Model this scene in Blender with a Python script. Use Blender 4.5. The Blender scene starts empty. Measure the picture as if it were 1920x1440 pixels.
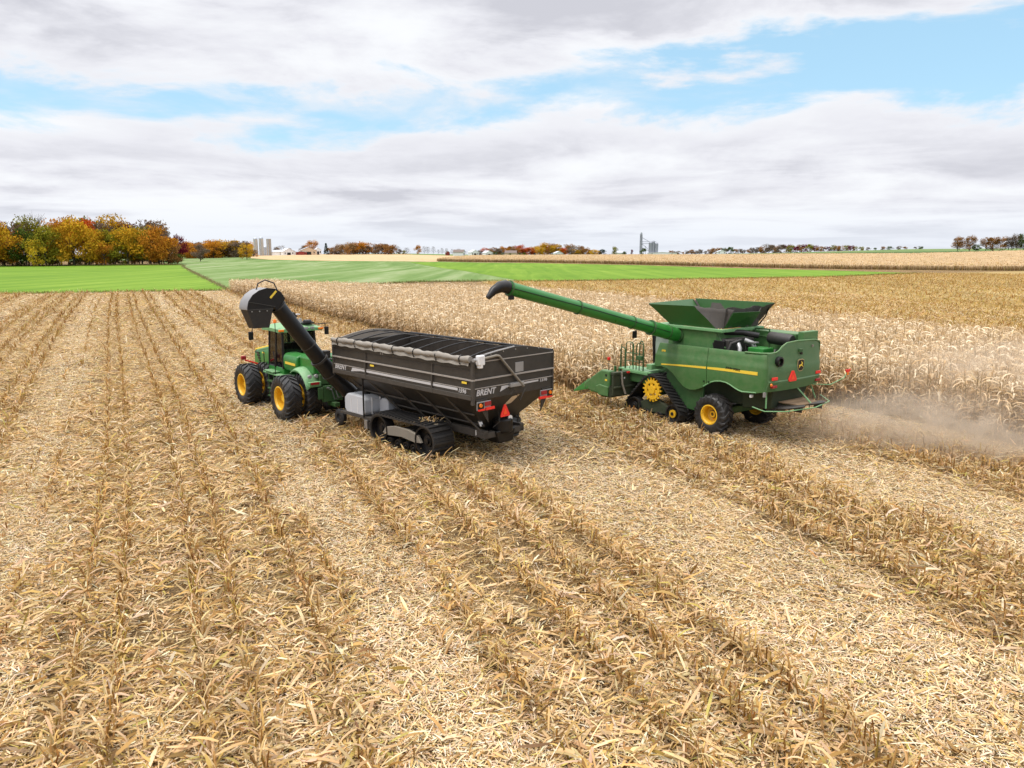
import bpy, math, random
import numpy as np
from mathutils import Vector, Matrix, Euler
random.seed(7)
rng = np.random.default_rng(11)
SC = bpy.context.scene
COL = SC.collection
R = math.radians

# ---------------------------------------------------------------- camera
cam_d = bpy.data.cameras.new('camera'); cam = bpy.data.objects.new('camera', cam_d); COL.objects.link(cam)
CAM_H = 7.1
cam.location = (0, 0, CAM_H); cam.rotation_euler = (R(90 - 10.072), 0, 0)
cam_d.sensor_width = 36; cam_d.lens = 36 * 1385 / 1920
cam_d.clip_start = .1; cam_d.clip_end = 8000
SC.camera = cam
SC.render.engine = 'CYCLES'
SC.cycles.use_denoising = True
SC.cycles.max_bounces = 6; SC.cycles.diffuse_bounces = 3; SC.cycles.glossy_bounces = 2
SC.cycles.transmission_bounces = 3; SC.cycles.volume_bounces = 1; SC.cycles.transparent_max_bounces = 6
SC.view_settings.view_transform = 'Standard'; SC.view_settings.look = 'None'
SC.view_settings.exposure = 0.36; SC.view_settings.gamma = 1

# ---------------------------------------------------------------- sun and sky
SUN_EL, SUN_AZ = R(66), R(245)          # azimuth clockwise from +Y: high, behind and left of the camera
sun_d = bpy.data.lights.new('sun', 'SUN'); sun = bpy.data.objects.new('sun', sun_d); COL.objects.link(sun)
sun_d.energy = 1.5; sun_d.angle = R(10); sun_d.color = (1, .95, .88)
sdir = Vector((math.sin(SUN_AZ) * math.cos(SUN_EL), math.cos(SUN_AZ) * math.cos(SUN_EL), math.sin(SUN_EL)))
sun.rotation_euler = (-sdir).to_track_quat('-Z', 'Y').to_euler()

def node(nt, typ, ins=None, **kw):
    n = nt.nodes.new(typ)
    for k, v in kw.items(): setattr(n, k, v)
    for k, v in (ins or {}).items():
        if hasattr(v, 'is_output'): nt.links.new(v, n.inputs[k])
        else: n.inputs[k].default_value = v
    return n
def math_(nt, op, a, b=None, c=None, clamp=False):
    d = {0: a}
    if b is not None: d[1] = b
    if c is not None: d[2] = c
    return node(nt, 'ShaderNodeMath', d, operation=op, use_clamp=clamp).outputs[0]
def ramp(nt, fac, stops, interp='LINEAR'):
    n = node(nt, 'ShaderNodeValToRGB', {0: fac}); cr = n.color_ramp; cr.interpolation = interp
    while len(cr.elements) > 1: cr.elements.remove(cr.elements[-1])
    for i, (p, c) in enumerate(stops):
        e = cr.elements[0] if i == 0 else cr.elements.new(p)
        e.position = p; e.color = (*c, 1) if hasattr(c, '__len__') else (c, c, c, 1)
    return n.outputs[0]
def mix(nt, fac, a, b, blend='MIX'):
    n = node(nt, 'ShaderNodeMix', data_type='RGBA', blend_type=blend)
    for k, v in ((0, fac), (6, a), (7, b)):
        if hasattr(v, 'is_output'): nt.links.new(v, n.inputs[k])
        else: n.inputs[k].default_value = (*v, 1) if hasattr(v, '__len__') else v
    return n.outputs[2]

def make_world():
    w = bpy.data.worlds.new('World'); SC.world = w; w.use_nodes = True
    nt = w.node_tree; nt.nodes.clear()
    sky = node(nt, 'ShaderNodeTexSky', sky_type='NISHITA', sun_disc=False, sun_elevation=SUN_EL, sun_rotation=SUN_AZ,
               altitude=200, air_density=1.0, dust_density=.6, ozone_density=2.0)
    bg_sky = node(nt, 'ShaderNodeBackground', {0: sky.outputs[0], 1: .15})
    tc = node(nt, 'ShaderNodeTexCoord').outputs['Generated']
    sep = node(nt, 'ShaderNodeSeparateXYZ', {0: tc})
    z = math_(nt, 'MAXIMUM', sep.outputs[2], 0.0)
    zz = math_(nt, 'ADD', z, .05)
    px = math_(nt, 'DIVIDE', sep.outputs[0], zz); py = math_(nt, 'DIVIDE', sep.outputs[1], zz)
    P = node(nt, 'ShaderNodeCombineXYZ', {0: px, 1: py, 2: 0.0}).outputs[0]
    big = node(nt, 'ShaderNodeTexNoise', {'Vector': P, 'Scale': .50, 'Detail': 7, 'Roughness': .52, 'Distortion': .25}).outputs[0]
    off = node(nt, 'ShaderNodeVectorMath', {0: P, 1: (7.3, 3.1, 2.2)}, operation='ADD').outputs[0]
    shade = node(nt, 'ShaderNodeTexNoise', {'Vector': off, 'Scale': .42, 'Detail': 6, 'Roughness': .55, 'Distortion': .4}).outputs[0]
    # cirrus wisps and puff edges, in direction space
    D2 = node(nt, 'ShaderNodeCombineXYZ', {0: math_(nt, 'MULTIPLY', sep.outputs[0], 3.0), 1: math_(nt, 'MULTIPLY', sep.outputs[1], 3.0), 2: math_(nt, 'MULTIPLY', sep.outputs[2], 10.5)}).outputs[0]
    puff = node(nt, 'ShaderNodeTexNoise', {'Vector': D2, 'Scale': 1.7, 'Detail': 9, 'Roughness': .60, 'Distortion': .35}).outputs[0]
    puff2 = node(nt, 'ShaderNodeTexNoise', {'Vector': node(nt, 'ShaderNodeVectorMath', {0: D2, 1: (3.1, 9.7, 1.3)}, operation='ADD').outputs[0], 'Scale': 1.1, 'Detail': 7, 'Roughness': .6, 'Distortion': .3}).outputs[0]
    # a rift of clear sky runs between the upper deck and the lower bank (sine of elevation .14-.24)
    warp = math_(nt, 'MULTIPLY', math_(nt, 'SUBTRACT', puff2, .5), .20)
    tilt = math_(nt, 'MULTIPLY', sep.outputs[0], -.045)
    zw = math_(nt, 'ADD', math_(nt, 'ADD', z, warp), tilt)
    bias = ramp(nt, zw, [(0.0, .62), (.120, .50), (.140, .36), (.165, .18), (.185, .105), (.212, .12), (.238, .30), (.265, .50), (.40, .56), (1, .50)])
    side = math_(nt, 'MULTIPLY', sep.outputs[0], -.12)
    cov = math_(nt, 'ADD', math_(nt, 'ADD', math_(nt, 'ADD', math_(nt, 'MULTIPLY', big, .42), math_(nt, 'MULTIPLY', puff, .58)), bias), side)
    dens = node(nt, 'ShaderNodeMapRange', {0: cov, 1: .56, 2: .78, 3: 0.0, 4: 1.0}, interpolation_type='SMOOTHSTEP').outputs[0]
    # lit tops and grey bases
    sh = math_(nt, 'ADD', math_(nt, 'MULTIPLY', shade, .5), math_(nt, 'MULTIPLY', puff2, .5))
    thick = node(nt, 'ShaderNodeMapRange', {0: cov, 1: .74, 2: 1.16, 3: 0.0, 4: 1.0}).outputs[0]
    g = node(nt, 'ShaderNodeMapRange', {0: sh, 1: .40, 2: .60, 3: 0.0, 4: 1.0}, interpolation_type='SMOOTHSTEP').outputs[0]
    grey = math_(nt, 'MULTIPLY', g, math_(nt, 'ADD', math_(nt, 'MULTIPLY', thick, .90), .32), clamp=True)
    cc = ramp(nt, grey, [(0, (.76, .775, .80)), (.5, (.655, .66, .705)), (1, (.50, .505, .555))])
    low = node(nt, 'ShaderNodeMapRange', {0: z, 1: 0.0, 2: .075, 3: 1.0, 4: 0.0}, interpolation_type='SMOOTHSTEP').outputs[0]
    cc = mix(nt, math_(nt, 'MULTIPLY', low, .75), cc, (.655, .695, .76))
    up = node(nt, 'ShaderNodeMapRange', {0: z, 1: .36, 2: .95, 3: 1.0, 4: 3.1}).outputs[0]
    bg_cloud = node(nt, 'ShaderNodeBackground', {0: cc, 1: up})
    veil = mix(nt, .75, (.18, .56, .92), (.62, .78, .90))
    bg_veil = node(nt, 'ShaderNodeBackground', {0: (.37, .62, .76, 1), 1: 1.0})
    blue = node(nt, 'ShaderNodeMixShader', {0: .62, 1: bg_sky.outputs[0], 2: bg_veil.outputs[0]})
    ms = node(nt, 'ShaderNodeMixShader', {0: dens, 1: blue.outputs[0], 2: bg_cloud.outputs[0]})
    node(nt, 'ShaderNodeOutputWorld', {0: ms.outputs[0]})
make_world()

# ---------------------------------------------------------------- helpers
MATS = {}
def pmat(name, col, rough=.5, metal=0., dust=0., var=.12, scale=3., dustcol=(.42, .33, .22), spec=.5, bump=0.):
    """painted / rubber / metal surface: mottled colour, dust lying on upward faces and in patches"""
    if name in MATS: return MATS[name]
    m = bpy.data.materials.new(name); m.use_nodes = True; nt = m.node_tree; nt.nodes.clear()
    tc = node(nt, 'ShaderNodeTexCoord').outputs['Object']
    n1 = node(nt, 'ShaderNodeTexNoise', {'Vector': tc, 'Scale': scale, 'Detail': 6, 'Roughness': .6}).outputs[0]
    c = mix(nt, n1, tuple(max(0, x * (1 - var)) for x in col), tuple(min(1, x * (1 + var)) for x in col))
    r = math_(nt, 'ADD', math_(nt, 'MULTIPLY', n1, .25), rough - .12)
    if dust > 0:
        n2 = node(nt, 'ShaderNodeTexNoise', {'Vector': tc, 'Scale': scale * 1.7, 'Detail': 8, 'Roughness': .7}).outputs[0]
        nz = node(nt, 'ShaderNodeSeparateXYZ', {0: node(nt, 'ShaderNodeNewGeometry').outputs['Normal']}).outputs[2]
        up = math_(nt, 'MULTIPLY_ADD', nz, .55, .5, clamp=True)
        d = math_(nt, 'MULTIPLY', node(nt, 'ShaderNodeMapRange', {0: n2, 1: .3, 2: .75, 3: .2, 4: 1.0}).outputs[0], math_(nt, 'MULTIPLY', up, dust), clamp=True)
        c = mix(nt, d, c, dustcol)
        r = math_(nt, 'MULTIPLY_ADD', d, .5, r, clamp=True)
    ins = {'Base Color': c, 'Roughness': r, 'Metallic': metal, 'Specular IOR Level': spec}
    b = node(nt, 'ShaderNodeBsdfPrincipled', ins)
    if bump > 0:
        bn = node(nt, 'ShaderNodeBump', {'Strength': bump, 'Distance': .02, 'Height': n1}); nt.links.new(bn.outputs[0], b.inputs['Normal'])
    node(nt, 'ShaderNodeOutputMaterial', {0: b.outputs[0]})
    MATS[name] = m; return m
def attr_mat(name, tint=(1, 1, 1), rough=.7, trans=.22, rand=.0):
    """dry leaves, crop and foliage: colour per leaf from the mesh, a little light passing through"""
    if name in MATS: return MATS[name]
    m = bpy.data.materials.new(name); m.use_nodes = True; nt = m.node_tree; nt.nodes.clear()
    a = node(nt, 'ShaderNodeAttribute', attribute_name='Col').outputs[0]
    c = mix(nt, 1.0, a, tint, 'MULTIPLY')
    if rand:
        rd = node(nt, 'ShaderNodeObjectInfo').outputs['Random']
        c = mix(nt, 1.0, c, ramp(nt, rd, [(0, (1 - rand, 1 - rand * 1.1, 1 - rand * 1.2)), (1, (1 + rand, 1 + rand, 1 + rand))]), 'MULTIPLY')
    d = node(nt, 'ShaderNodeBsdfDiffuse', {0: c, 1: .3})
    t = node(nt, 'ShaderNodeBsdfTranslucent', {0: c})
    ms = node(nt, 'ShaderNodeMixShader', {0: trans, 1: d.outputs[0], 2: t.outputs[0]})
    node(nt, 'ShaderNodeOutputMaterial', {0: ms.outputs[0]})
    MATS[name] = m; return m

def glass_mat():
    m = bpy.data.materials.new('cab_glass'); m.use_nodes = True; nt = m.node_tree; nt.nodes.clear()
    tr = node(nt, 'ShaderNodeBsdfTransparent', {0: (.50, .56, .50, 1)}); gl = node(nt, 'ShaderNodeBsdfGlossy', {0: (.9, .9, .9, 1), 1: .05})
    fr = node(nt, 'ShaderNodeFresnel', {0: 1.45}).outputs[0]
    ms = node(nt, 'ShaderNodeMixShader', {0: fr, 1: tr.outputs[0], 2: gl.outputs[0]}); node(nt, 'ShaderNodeOutputMaterial', {0: ms.outputs[0]}); return m
class MB:
    def __init__(s): s.v = []; s.f = []; s.k = []
    def add(s, vs, fs):
        s.k.append((len(s.v), len(s.f)))
        o = len(s.v); s.v += [tuple(map(float, p)) for p in vs]; s.f += [tuple(i + o for i in f) for f in fs]; return s
    def box(s, x0, x1, y0, y1, z0, z1):
        x0, x1 = sorted((x0, x1)); y0, y1 = sorted((y0, y1)); z0, z1 = sorted((z0, z1))
        return s.add([(x0,y0,z0),(x1,y0,z0),(x1,y1,z0),(x0,y1,z0),(x0,y0,z1),(x1,y0,z1),(x1,y1,z1),(x0,y1,z1)],
              [(0,3,2,1),(4,5,6,7),(0,1,5,4),(1,2,6,5),(2,3,7,6),(3,0,4,7)])
    def obox(s, c, size, rot=(0, 0, 0)):
        q = Euler(rot).to_matrix(); c = Vector(c); h = Vector(size) / 2
        vs = [c + q @ Vector((a*h.x, b*h.y, d*h.z)) for d in (-1, 1) for a, b in ((-1,-1),(1,-1),(1,1),(-1,1))]
        return s.add(vs, [(0,3,2,1),(4,5,6,7),(0,1,5,4),(1,2,6,5),(2,3,7,6),(3,0,4,7)])
    def hexa(s, bot, top):
        return s.add(list(bot) + list(top), [(3,2,1,0),(4,5,6,7),(0,1,5,4),(1,2,6,5),(2,3,7,6),(3,0,4,7)])
    def prism(s, poly, axis, a, b):
        n = len(poly)
        def P(p, h): return {'y': (p[0], h, p[1]), 'x': (h, p[0], p[1]), 'z': (p[0], p[1], h)}[axis]
        vs = [P(p, a) for p in poly] + [P(p, b) for p in poly]
        fs = [tuple(range(n))[::-1], tuple(range(n, 2*n))] + [(i, (i+1) % n, n+(i+1) % n, n+i) for i in range(n)]
        return s.add(vs, fs)
    def tube(s, path, r, n=8, caps=True):
        path = [Vector(p) for p in path]; rs = r if hasattr(r, '__len__') else [r]*len(path)
        vs, fs = [], []; prev = None
        for i, p in enumerate(path):
            t = (path[min(i+1, len(path)-1)] - path[max(i-1, 0)]).normalized()
            if prev is None:
                a = t.cross(Vector((0, 0, 1)));  a = a if a.length > .05 else t.cross(Vector((1, 0, 0)))
            else: a = prev - t * prev.dot(t)
            a.normalize(); prev = a; b = t.cross(a)
            for k in range(n):
                w = 2*math.pi*k/n; vs.append(p + rs[i]*(math.cos(w)*a + math.sin(w)*b))
        for i in range(len(path)-1):
            for k in range(n):
                fs.append((i*n+k, i*n+(k+1) % n, (i+1)*n+(k+1) % n, (i+1)*n+k))
        if caps: fs += [tuple(range(n))[::-1], tuple((len(path)-1)*n + k for k in range(n))]
        return s.add(vs, fs)
    def lathe(s, prof, org, axis=(0, 1, 0), n=28):
        ax = Vector(axis).normalized(); a = ax.cross(Vector((0, 0, 1)))
        if a.length < .05: a = ax.cross(Vector((1, 0, 0)))
        a.normalize(); b = ax.cross(a); org = Vector(org); vs, fs = [], []
        for r, h in prof:
            for k in range(n):
                w = 2*math.pi*k/n; vs.append(org + ax*h + r*(math.cos(w)*a + math.sin(w)*b))
        for i in range(len(prof)-1):
            for k in range(n): fs.append((i*n+k, i*n+(k+1) % n, (i+1)*n+(k+1) % n, (i+1)*n+k))
        return s.add(vs, fs)
    def sheet(s, P, nu, nv, thick=0., dirn=None):
        """grid of points P(i,j); with a thickness it becomes a closed slab"""
        vs = [Vector(P(i, j)) for j in range(nv) for i in range(nu)]
        fs = [(j*nu+i, j*nu+i+1, (j+1)*nu+i+1, (j+1)*nu+i) for j in range(nv-1) for i in range(nu-1)]
        if thick:
            d = Vector(dirn) * thick; m = len(vs); vs = vs + [p + d for p in vs]
            fs = fs + [tuple(i+m for i in f)[::-1] for f in fs]
            ring = [i for i in range(nu)] + [j*nu+nu-1 for j in range(1, nv)] + [(nv-1)*nu+i for i in range(nu-2, -1, -1)] + [j*nu for j in range(nv-2, 0, -1)]
            fs += [(ring[k], ring[k]+m, ring[(k+1) % len(ring)]+m, ring[(k+1) % len(ring)]) for k in range(len(ring))]
        return s.add(vs, fs)
    def each(s, name, mat, parent=None, bev=0., smooth=None, label=None):
        """every added shape becomes an object of its own"""
        k = s.k + [(len(s.v), len(s.f))]; out = []
        for (a, b), (c, d) in zip(k, k[1:]):
            m = MB(); m.v = s.v[a:c]; m.f = [tuple(i-a for i in f) for f in s.f[b:d]]; m.k = [(0, 0)]; out.append(m.build(name, mat, parent, bev, smooth, label))
        return out[-1]
    def build(s, name, mat, parent=None, bev=0., smooth=None, label=None):
        me = bpy.data.meshes.new(name); me.from_pydata(s.v, [], s.f); me.validate(); me.update()
        import bmesh
        bm = bmesh.new(); bm.from_mesh(me); bmesh.ops.recalc_face_normals(bm, faces=bm.faces); bm.to_mesh(me); bm.free()
        if smooth:
            me.shade_smooth(); me.set_sharp_from_angle(angle=R(smooth))
        me.materials.append(mat)
        o = bpy.data.objects.new(name, me); COL.objects.link(o)
        if parent: o.parent = parent
        if bev:
            b = o.modifiers.new('bevel', 'BEVEL'); b.width = bev; b.segments = 2; b.limit_method = 'ANGLE'; b.angle_limit = R(35)
        if label: o['label'] = label
        return o

def tag(o, label=None, cat=None, group=None, kind=None):
    if label: o['label'] = label
    if cat: o['category'] = cat
    if group: o['group'] = group
    if kind: o['kind'] = kind
    return o
def thing(name, label, cat, loc=(0, 0, 0), rz=0., group=None):
    o = bpy.data.objects.new(name, None); COL.objects.link(o); o.empty_display_size = .3
    o.location = loc; o.rotation_euler = (0, 0, rz)
    return tag(o, label, cat, group)
def text(name, s, size, mat, parent, org, xd, yd, shear=0., ext=.006, bold=0.):
    cu = bpy.data.curves.new(name, 'FONT'); cu.body = s; cu.size = size; cu.shear = shear; cu.extrude = ext; cu.offset = bold; cu.resolution_u = 2
    t = bpy.data.objects.new(name + '_tmp', cu); COL.objects.link(t)
    bpy.context.view_layer.update()
    me = bpy.data.meshes.new_from_object(t.evaluated_get(bpy.context.evaluated_depsgraph_get()))
    bpy.data.objects.remove(t)
    xd = Vector(xd).normalized(); yd = Vector(yd).normalized(); zd = xd.cross(yd)
    M = Matrix((xd, yd, zd)).transposed().to_4x4(); M.translation = Vector(org)
    me.transform(M); me.materials.clear(); me.materials.append(mat); me.name = name
    o = bpy.data.objects.new(name, me); COL.objects.link(o); o.parent = parent
    return o
def np_mesh(name, V, F, mat, col=None, parent=None):
    """V (n,3), F (m,k) with equal k; col (n,3) per vertex"""
    me = bpy.data.meshes.new(name); n, (m, k) = len(V), F.shape
    me.vertices.add(n); me.vertices.foreach_set('co', np.ascontiguousarray(V, np.float32).ravel())
    me.loops.add(m*k); me.loops.foreach_set('vertex_index', np.ascontiguousarray(F, np.int32).ravel())
    me.polygons.add(m); me.polygons.foreach_set('loop_start', np.arange(0, m*k, k, dtype=np.int32))
    me.update(calc_edges=True)
    if col is not None:
        a = me.color_attributes.new('Col', 'FLOAT_COLOR', 'POINT')
        a.data.foreach_set('color', np.concatenate([col, np.ones((n, 1))], 1).astype(np.float32).ravel())
    if mat: me.materials.append(mat)
    o = bpy.data.objects.new(name, me); COL.objects.link(o)
    if parent: o.parent = parent
    return o
def cat(parts):
    Vs, Fs, Cs, o = [], [], [], 0
    for V, F, C in parts: Vs.append(V); Fs.append(F + o); Cs.append(C); o += len(V)
    return np.concatenate(Vs), np.concatenate(Fs), np.concatenate(Cs)

# ---------------------------------------------------------------- terrain
AZC = np.arctan((np.array([-400,100,400,560,760,900,1100,1300,1450,1700,1900,2400]) - 960) / 1385.)
H65 = np.array([1,1,2.4,4.6,4.3,3.3,3.8,4.2,4.4,5.2,7,7.]); H10 = np.array([2,2,2.8,4.9,6.2,4.2,3.8,5,7,11.4,12,12])
def hgt(x, y):
    x = np.asarray(x, float); y = np.asarray(y, float); D = np.hypot(x, y); az = np.arctan2(x, y)
    a = np.interp(az, AZC, H65); b = np.interp(az, AZC, H10)
    t = np.clip((D-300)/350, 0, 1); t = t*t*(3-2*t); s = np.clip((D-650)/350, 0, 1); s = s*s*(3-2*s)
    r = np.clip((D-1000)/1500, 0, 1)
    return a*t + (b-a)*s - 8*r*r + .35*np.exp(-((x-3)**2 + (y-36)**2)/50.)
def hz(x, y): return float(hgt(x, y))

def ground_mat(name, fn):
    m = bpy.data.materials.new(name); m.use_nodes = True; nt = m.node_tree; nt.nodes.clear()
    pos = node(nt, 'ShaderNodeNewGeometry').outputs['Position']
    c, bump = fn(nt, pos)
    b = node(nt, 'ShaderNodeBsdfPrincipled', {'Base Color': c, 'Roughness': .9, 'Specular IOR Level': .15})
    if bump is not None:
        bn = node(nt, 'ShaderNodeBump', {'Strength': .8, 'Distance': .06, 'Height': bump}); nt.links.new(bn.outputs[0], b.inputs['Normal'])
    node(nt, 'ShaderNodeOutputMaterial', {0: b.outputs[0]}); return m
def noise(nt, v, s, d=5, r=.6, dist=0.): return node(nt, 'ShaderNodeTexNoise', {'Vector': v, 'Scale': s, 'Detail': d, 'Roughness': r, 'Distortion': dist}).outputs[0]
def sc_(nt, pos, s, rz=0.):
    return node(nt, 'ShaderNodeMapping', {'Vector': pos, 'Rotation': (0, 0, rz), 'Scale': s}).outputs[0]
ROW = R(27)
def soil(nt, pos):
    # dark soil under a mat of chaff; patches of bare earth
    fine = noise(nt, sc_(nt, pos, (1, .45, 1), -ROW), 22, 6, .75)
    mid = noise(nt, pos, 2.3, 5, .65); bigp = noise(nt, sc_(nt, pos, (.55, .06, 1), -ROW), 1., 4, .6)
    k = math_(nt, 'ADD', math_(nt, 'MULTIPLY', fine, .62), math_(nt, 'ADD', math_(nt, 'MULTIPLY', mid, .26), math_(nt, 'MULTIPLY', bigp, .22)))
    c = ramp(nt, k, [(.42, (.034, .025, .017)), (.52, (.12, .075, .032)), (.61, (.33, .215, .09)), (.74, (.58, .41, .19))])
    return c, fine
def golden(nt, pos):
    fine = noise(nt, pos, 1.6, 6, .75); rows = noise(nt, sc_(nt, pos, (.30, .012, 1), -ROW), 1., 5, .65)
    k = math_(nt, 'ADD', math_(nt, 'MULTIPLY', fine, .5), math_(nt, 'MULTIPLY', rows, .55))
    return ramp(nt, k, [(.36, (.11, .075, .028)), (.50, (.29, .20, .07)), (.62, (.45, .325, .145)), (.75, (.54, .42, .24))]), fine
def wheat_green(nt, pos):
    st = noise(nt, sc_(nt, pos, (.22, .012, 1), -R(20)), 1., 5, .6, .6); fine = noise(nt, pos, .5, 6, .7); big = noise(nt, pos, .02, 3)
    k = math_(nt, 'ADD', math_(nt, 'MULTIPLY', st, .5), math_(nt, 'ADD', math_(nt, 'MULTIPLY', fine, .25), math_(nt, 'MULTIPLY', big, .3)))
    return ramp(nt, k, [(.36, (.07, .155, .004)), (.52, (.12, .215, .012)), (.62, (.165, .26, .022)), (.74, (.28, .34, .06))]), None
def pasture(nt, pos):
    st = noise(nt, sc_(nt, pos, (.11, .006, 1), R(52)), 1., 4, .6, .4); fine = noise(nt, pos, .25, 6, .7)
    k = math_(nt, 'ADD', math_(nt, 'MULTIPLY', st, .7), math_(nt, 'MULTIPLY', fine, .3))
    return ramp(nt, k, [(.36, (.08, .15, .028)), (.47, (.13, .20, .052)), (.56, (.19, .25, .095)), (.70, (.30, .31, .18))]), None
def tan_crop(nt, pos):
    st = noise(nt, sc_(nt, pos, (.02, .16, 1), R(8)), 1., 5, .65); fine = noise(nt, pos, .35, 5, .7)
    k = math_(nt, 'ADD', math_(nt, 'MULTIPLY', st, .55), math_(nt, 'MULTIPLY', fine, .45))
    return ramp(nt, k, [(.35, (.34, .22, .10)), (.5, (.50, .34, .18)), (.65, (.60, .45, .27))]), None
def turf(nt, pos):
    st = noise(nt, sc_(nt, pos, (.01, .05, 1)), 1., 5, .65); fine = noise(nt, pos, .1, 5, .7)
    k = math_(nt, 'ADD', math_(nt, 'MULTIPLY', st, .6), math_(nt, 'MULTIPLY', fine, .4))
    return ramp(nt, k, [(.36, (.07, .13, .03)), (.5, (.13, .19, .06)), (.62, (.22, .24, .10)), (.72, (.32, .28, .15))]), None
def darkturf(nt, pos):
    fine = noise(nt, pos, .1, 5, .7)
    return ramp(nt, fine, [(.3, (.035, .075, .02)), (.7, (.07, .13, .03))]), None

# one sheet out to the horizon
rs = np.concatenate([[0.], np.geomspace(2.5, 60, 50), np.geomspace(64, 3200, 120)])
def ground_sheet():
    na = 240; az = np.linspace(0, 2*np.pi, na, endpoint=False)
    # finer in front
    az = np.sort(np.concatenate([np.linspace(-R(48), R(48), 160), np.linspace(R(48), R(312), 60)[1:-1]])); na = len(az)
    X = np.outer(rs[1:], np.sin(az)); Y = np.outer(rs[1:], np.cos(az)); Z = hgt(X, Y)
    V = np.concatenate([[[0, 0, hz(0, 0)]], np.stack([X, Y, Z], -1).reshape(-1, 3)])
    n = len(rs)-1; i = np.arange(n-1)[:, None]*na + 1; j = np.arange(na)[None]; j2 = (j+1) % na
    F = np.stack([i+j, i+na+j, i+na+j2, i+j2], -1).reshape(-1, 4)
    o = np_mesh('ground', V, F, ground_mat('soil_and_chaff', soil)); tag(o, kind='structure')
    me = o.data; c = len(me.polygons)
ground_sheet()
mb0 = MB(); mb0.lathe([(2.5, 0), (0.02, 0)], (0, 0, hz(0, 0)), (0, 0, 1), 24); tag(mb0.build('ground_patch', bpy.data.materials['soil_and_chaff']), kind='structure')

def patch(name, A, B, mat, off, n=60, m=40, kind='structure', top=None):
    """ruled sheet between two polylines, draped over the terrain"""
    def res(P, k):
        P = np.array(P, float); d = np.r_[0, np.cumsum(np.hypot(*np.diff(P, axis=0).T))]; t = np.linspace(0, d[-1], k)
        return np.stack([np.interp(t, d, P[:, 0]), np.interp(t, d, P[:, 1])], 1)
    a, b = res(A, n), res(B, n); t = np.linspace(0, 1, m)[:, None, None]
    P = a[None]*(1-t) + b[None]*t
    Z = hgt(P[..., 0], P[..., 1]) + off
    V = np.concatenate([P, Z[..., None]], -1).reshape(-1, 3)
    i = np.arange(m-1)[:, None]*n; j = np.arange(n-1)[None]
    F = np.stack([i+j, i+j+1, i+n+j+1, i+n+j], -1).reshape(-1, 4)
    o = np_mesh(name, V, F, mat); tag(o, kind=kind); return o
M_WG = ground_mat('bright_winter_wheat', wheat_green); M_PA = ground_mat('striped_pale_pasture', pasture)
M_TC = ground_mat('tan_cropland', tan_crop); M_TU = ground_mat('rough_turf', turf); M_GO = ground_mat('golden_stubble', golden); M_DT = ground_mat('dark_green_crop', darkturf)
patch('far_turf', [(-900, 640), (-240, 520), (0, 470), (300, 480), (560, 520)], [(-1700, 1300), (-500, 1500), (0, 1600), (700, 1500), (1400, 1200)], M_TU, .03, 120, 80)
patch('pasture_field', [(-172, 392), (-160, 366), (-53.8, 142.5), (-40, 160), (-22, 186), (12, 189)], [(-330, 640), (-250, 560), (-196, 519), (-127, 470), (-46, 462), (16, 434)], M_PA, .06, 90, 60)
patch('wheat_field', [(-340, 330), (-165, 236), (-99, 130), (-88.8, 129), (-53.8, 141.6)], [(-420, 420), (-306, 389), (-252, 385), (-172, 392), (-161, 366)], M_WG, .10, 80, 50)
patch('wheat_field', [(-60, 440), (-20, 300), (2, 190), (49, 202), (94, 220), (141, 259)], [(-44, 446), (12, 432), (66, 387), (103, 332), (131, 291), (142, 262)], M_WG, .10, 80, 40)
patch('stubble_field', [(2, 113), (7.4, 102), (14.8, 82), (20, 71), (24, 62.5), (28, 54.5), (33, 47), (60, 16)], [(-8, 188), (12, 187), (49, 202), (94, 220), (141, 259), (200, 286), (330, 380), (420, 200)], M_GO, .05, 80, 60)
patch('cropland', [(-196, 560), (-160, 492), (-127, 462), (-46, 457)], [(-380, 1090), (-330, 1080), (-237, 925), (-30, 745)], M_TC, .09, 60, 40)
patch('green_strip', [(60, 690), (147, 612), (262, 690), (330, 640), (420, 560)], [(90, 800), (205, 850), (300, 830), (380, 720), (480, 640)], M_DT, .15, 60, 30)

# ---------------------------------------------------------------- vehicle materials
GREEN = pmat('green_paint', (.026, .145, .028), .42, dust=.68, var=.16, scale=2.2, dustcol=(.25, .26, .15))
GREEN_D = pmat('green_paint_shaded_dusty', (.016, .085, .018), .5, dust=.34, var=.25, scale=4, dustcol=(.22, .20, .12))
GREEN_R = pmat('green_paint_dusty_rear', (.036, .120, .036), .5, dust=.45, var=.12, scale=2, dustcol=(.26, .27, .16))
GREEN_T = pmat('green_paint_clean', (.012, .17, .022), .30, dust=.10, var=.1, scale=2)
GREEN_L = pmat('pale_green_paint', (.09, .28, .10), .42, dust=.55, var=.1, scale=3, dustcol=(.40, .48, .30))
YEL = pmat('yellow_rim_paint', (.80, .46, .012), .38, dust=.18, var=.08)
YELS = pmat('yellow_decal', (.82, .58, .045), .45, dust=.15, var=.05)
RUB = pmat('tyre_rubber', (.014, .014, .015), .48, dust=.14, var=.3, scale=6, dustcol=(.20, .17, .13))
BLK = pmat('black_paint', (.006, .006, .007), .36, dust=.03, var=.2, spec=.35)
BLKM = pmat('black_rubber', (.010, .010, .011), .55, dust=.10, var=.3, scale=5)
CHAR = pmat('charcoal_paint', (.019, .017, .015), .40, dust=.36, var=.25, scale=2, dustcol=(.15, .13, .11))
CHAR_D = pmat('charcoal_paint_dusty', (.030, .026, .022), .55, dust=.5, var=.3, scale=3, dustcol=(.18, .15, .115))
TRIM = pmat('worn_trim', (.30, .28, .26), .5, dust=.4, var=.2)
SILV = pmat('silver_decal', (.50, .50, .51), .4, dust=.2, var=.1)
WHITE = pmat('white_plastic', (.72, .72, .72), .5, dust=.2, var=.06)
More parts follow.
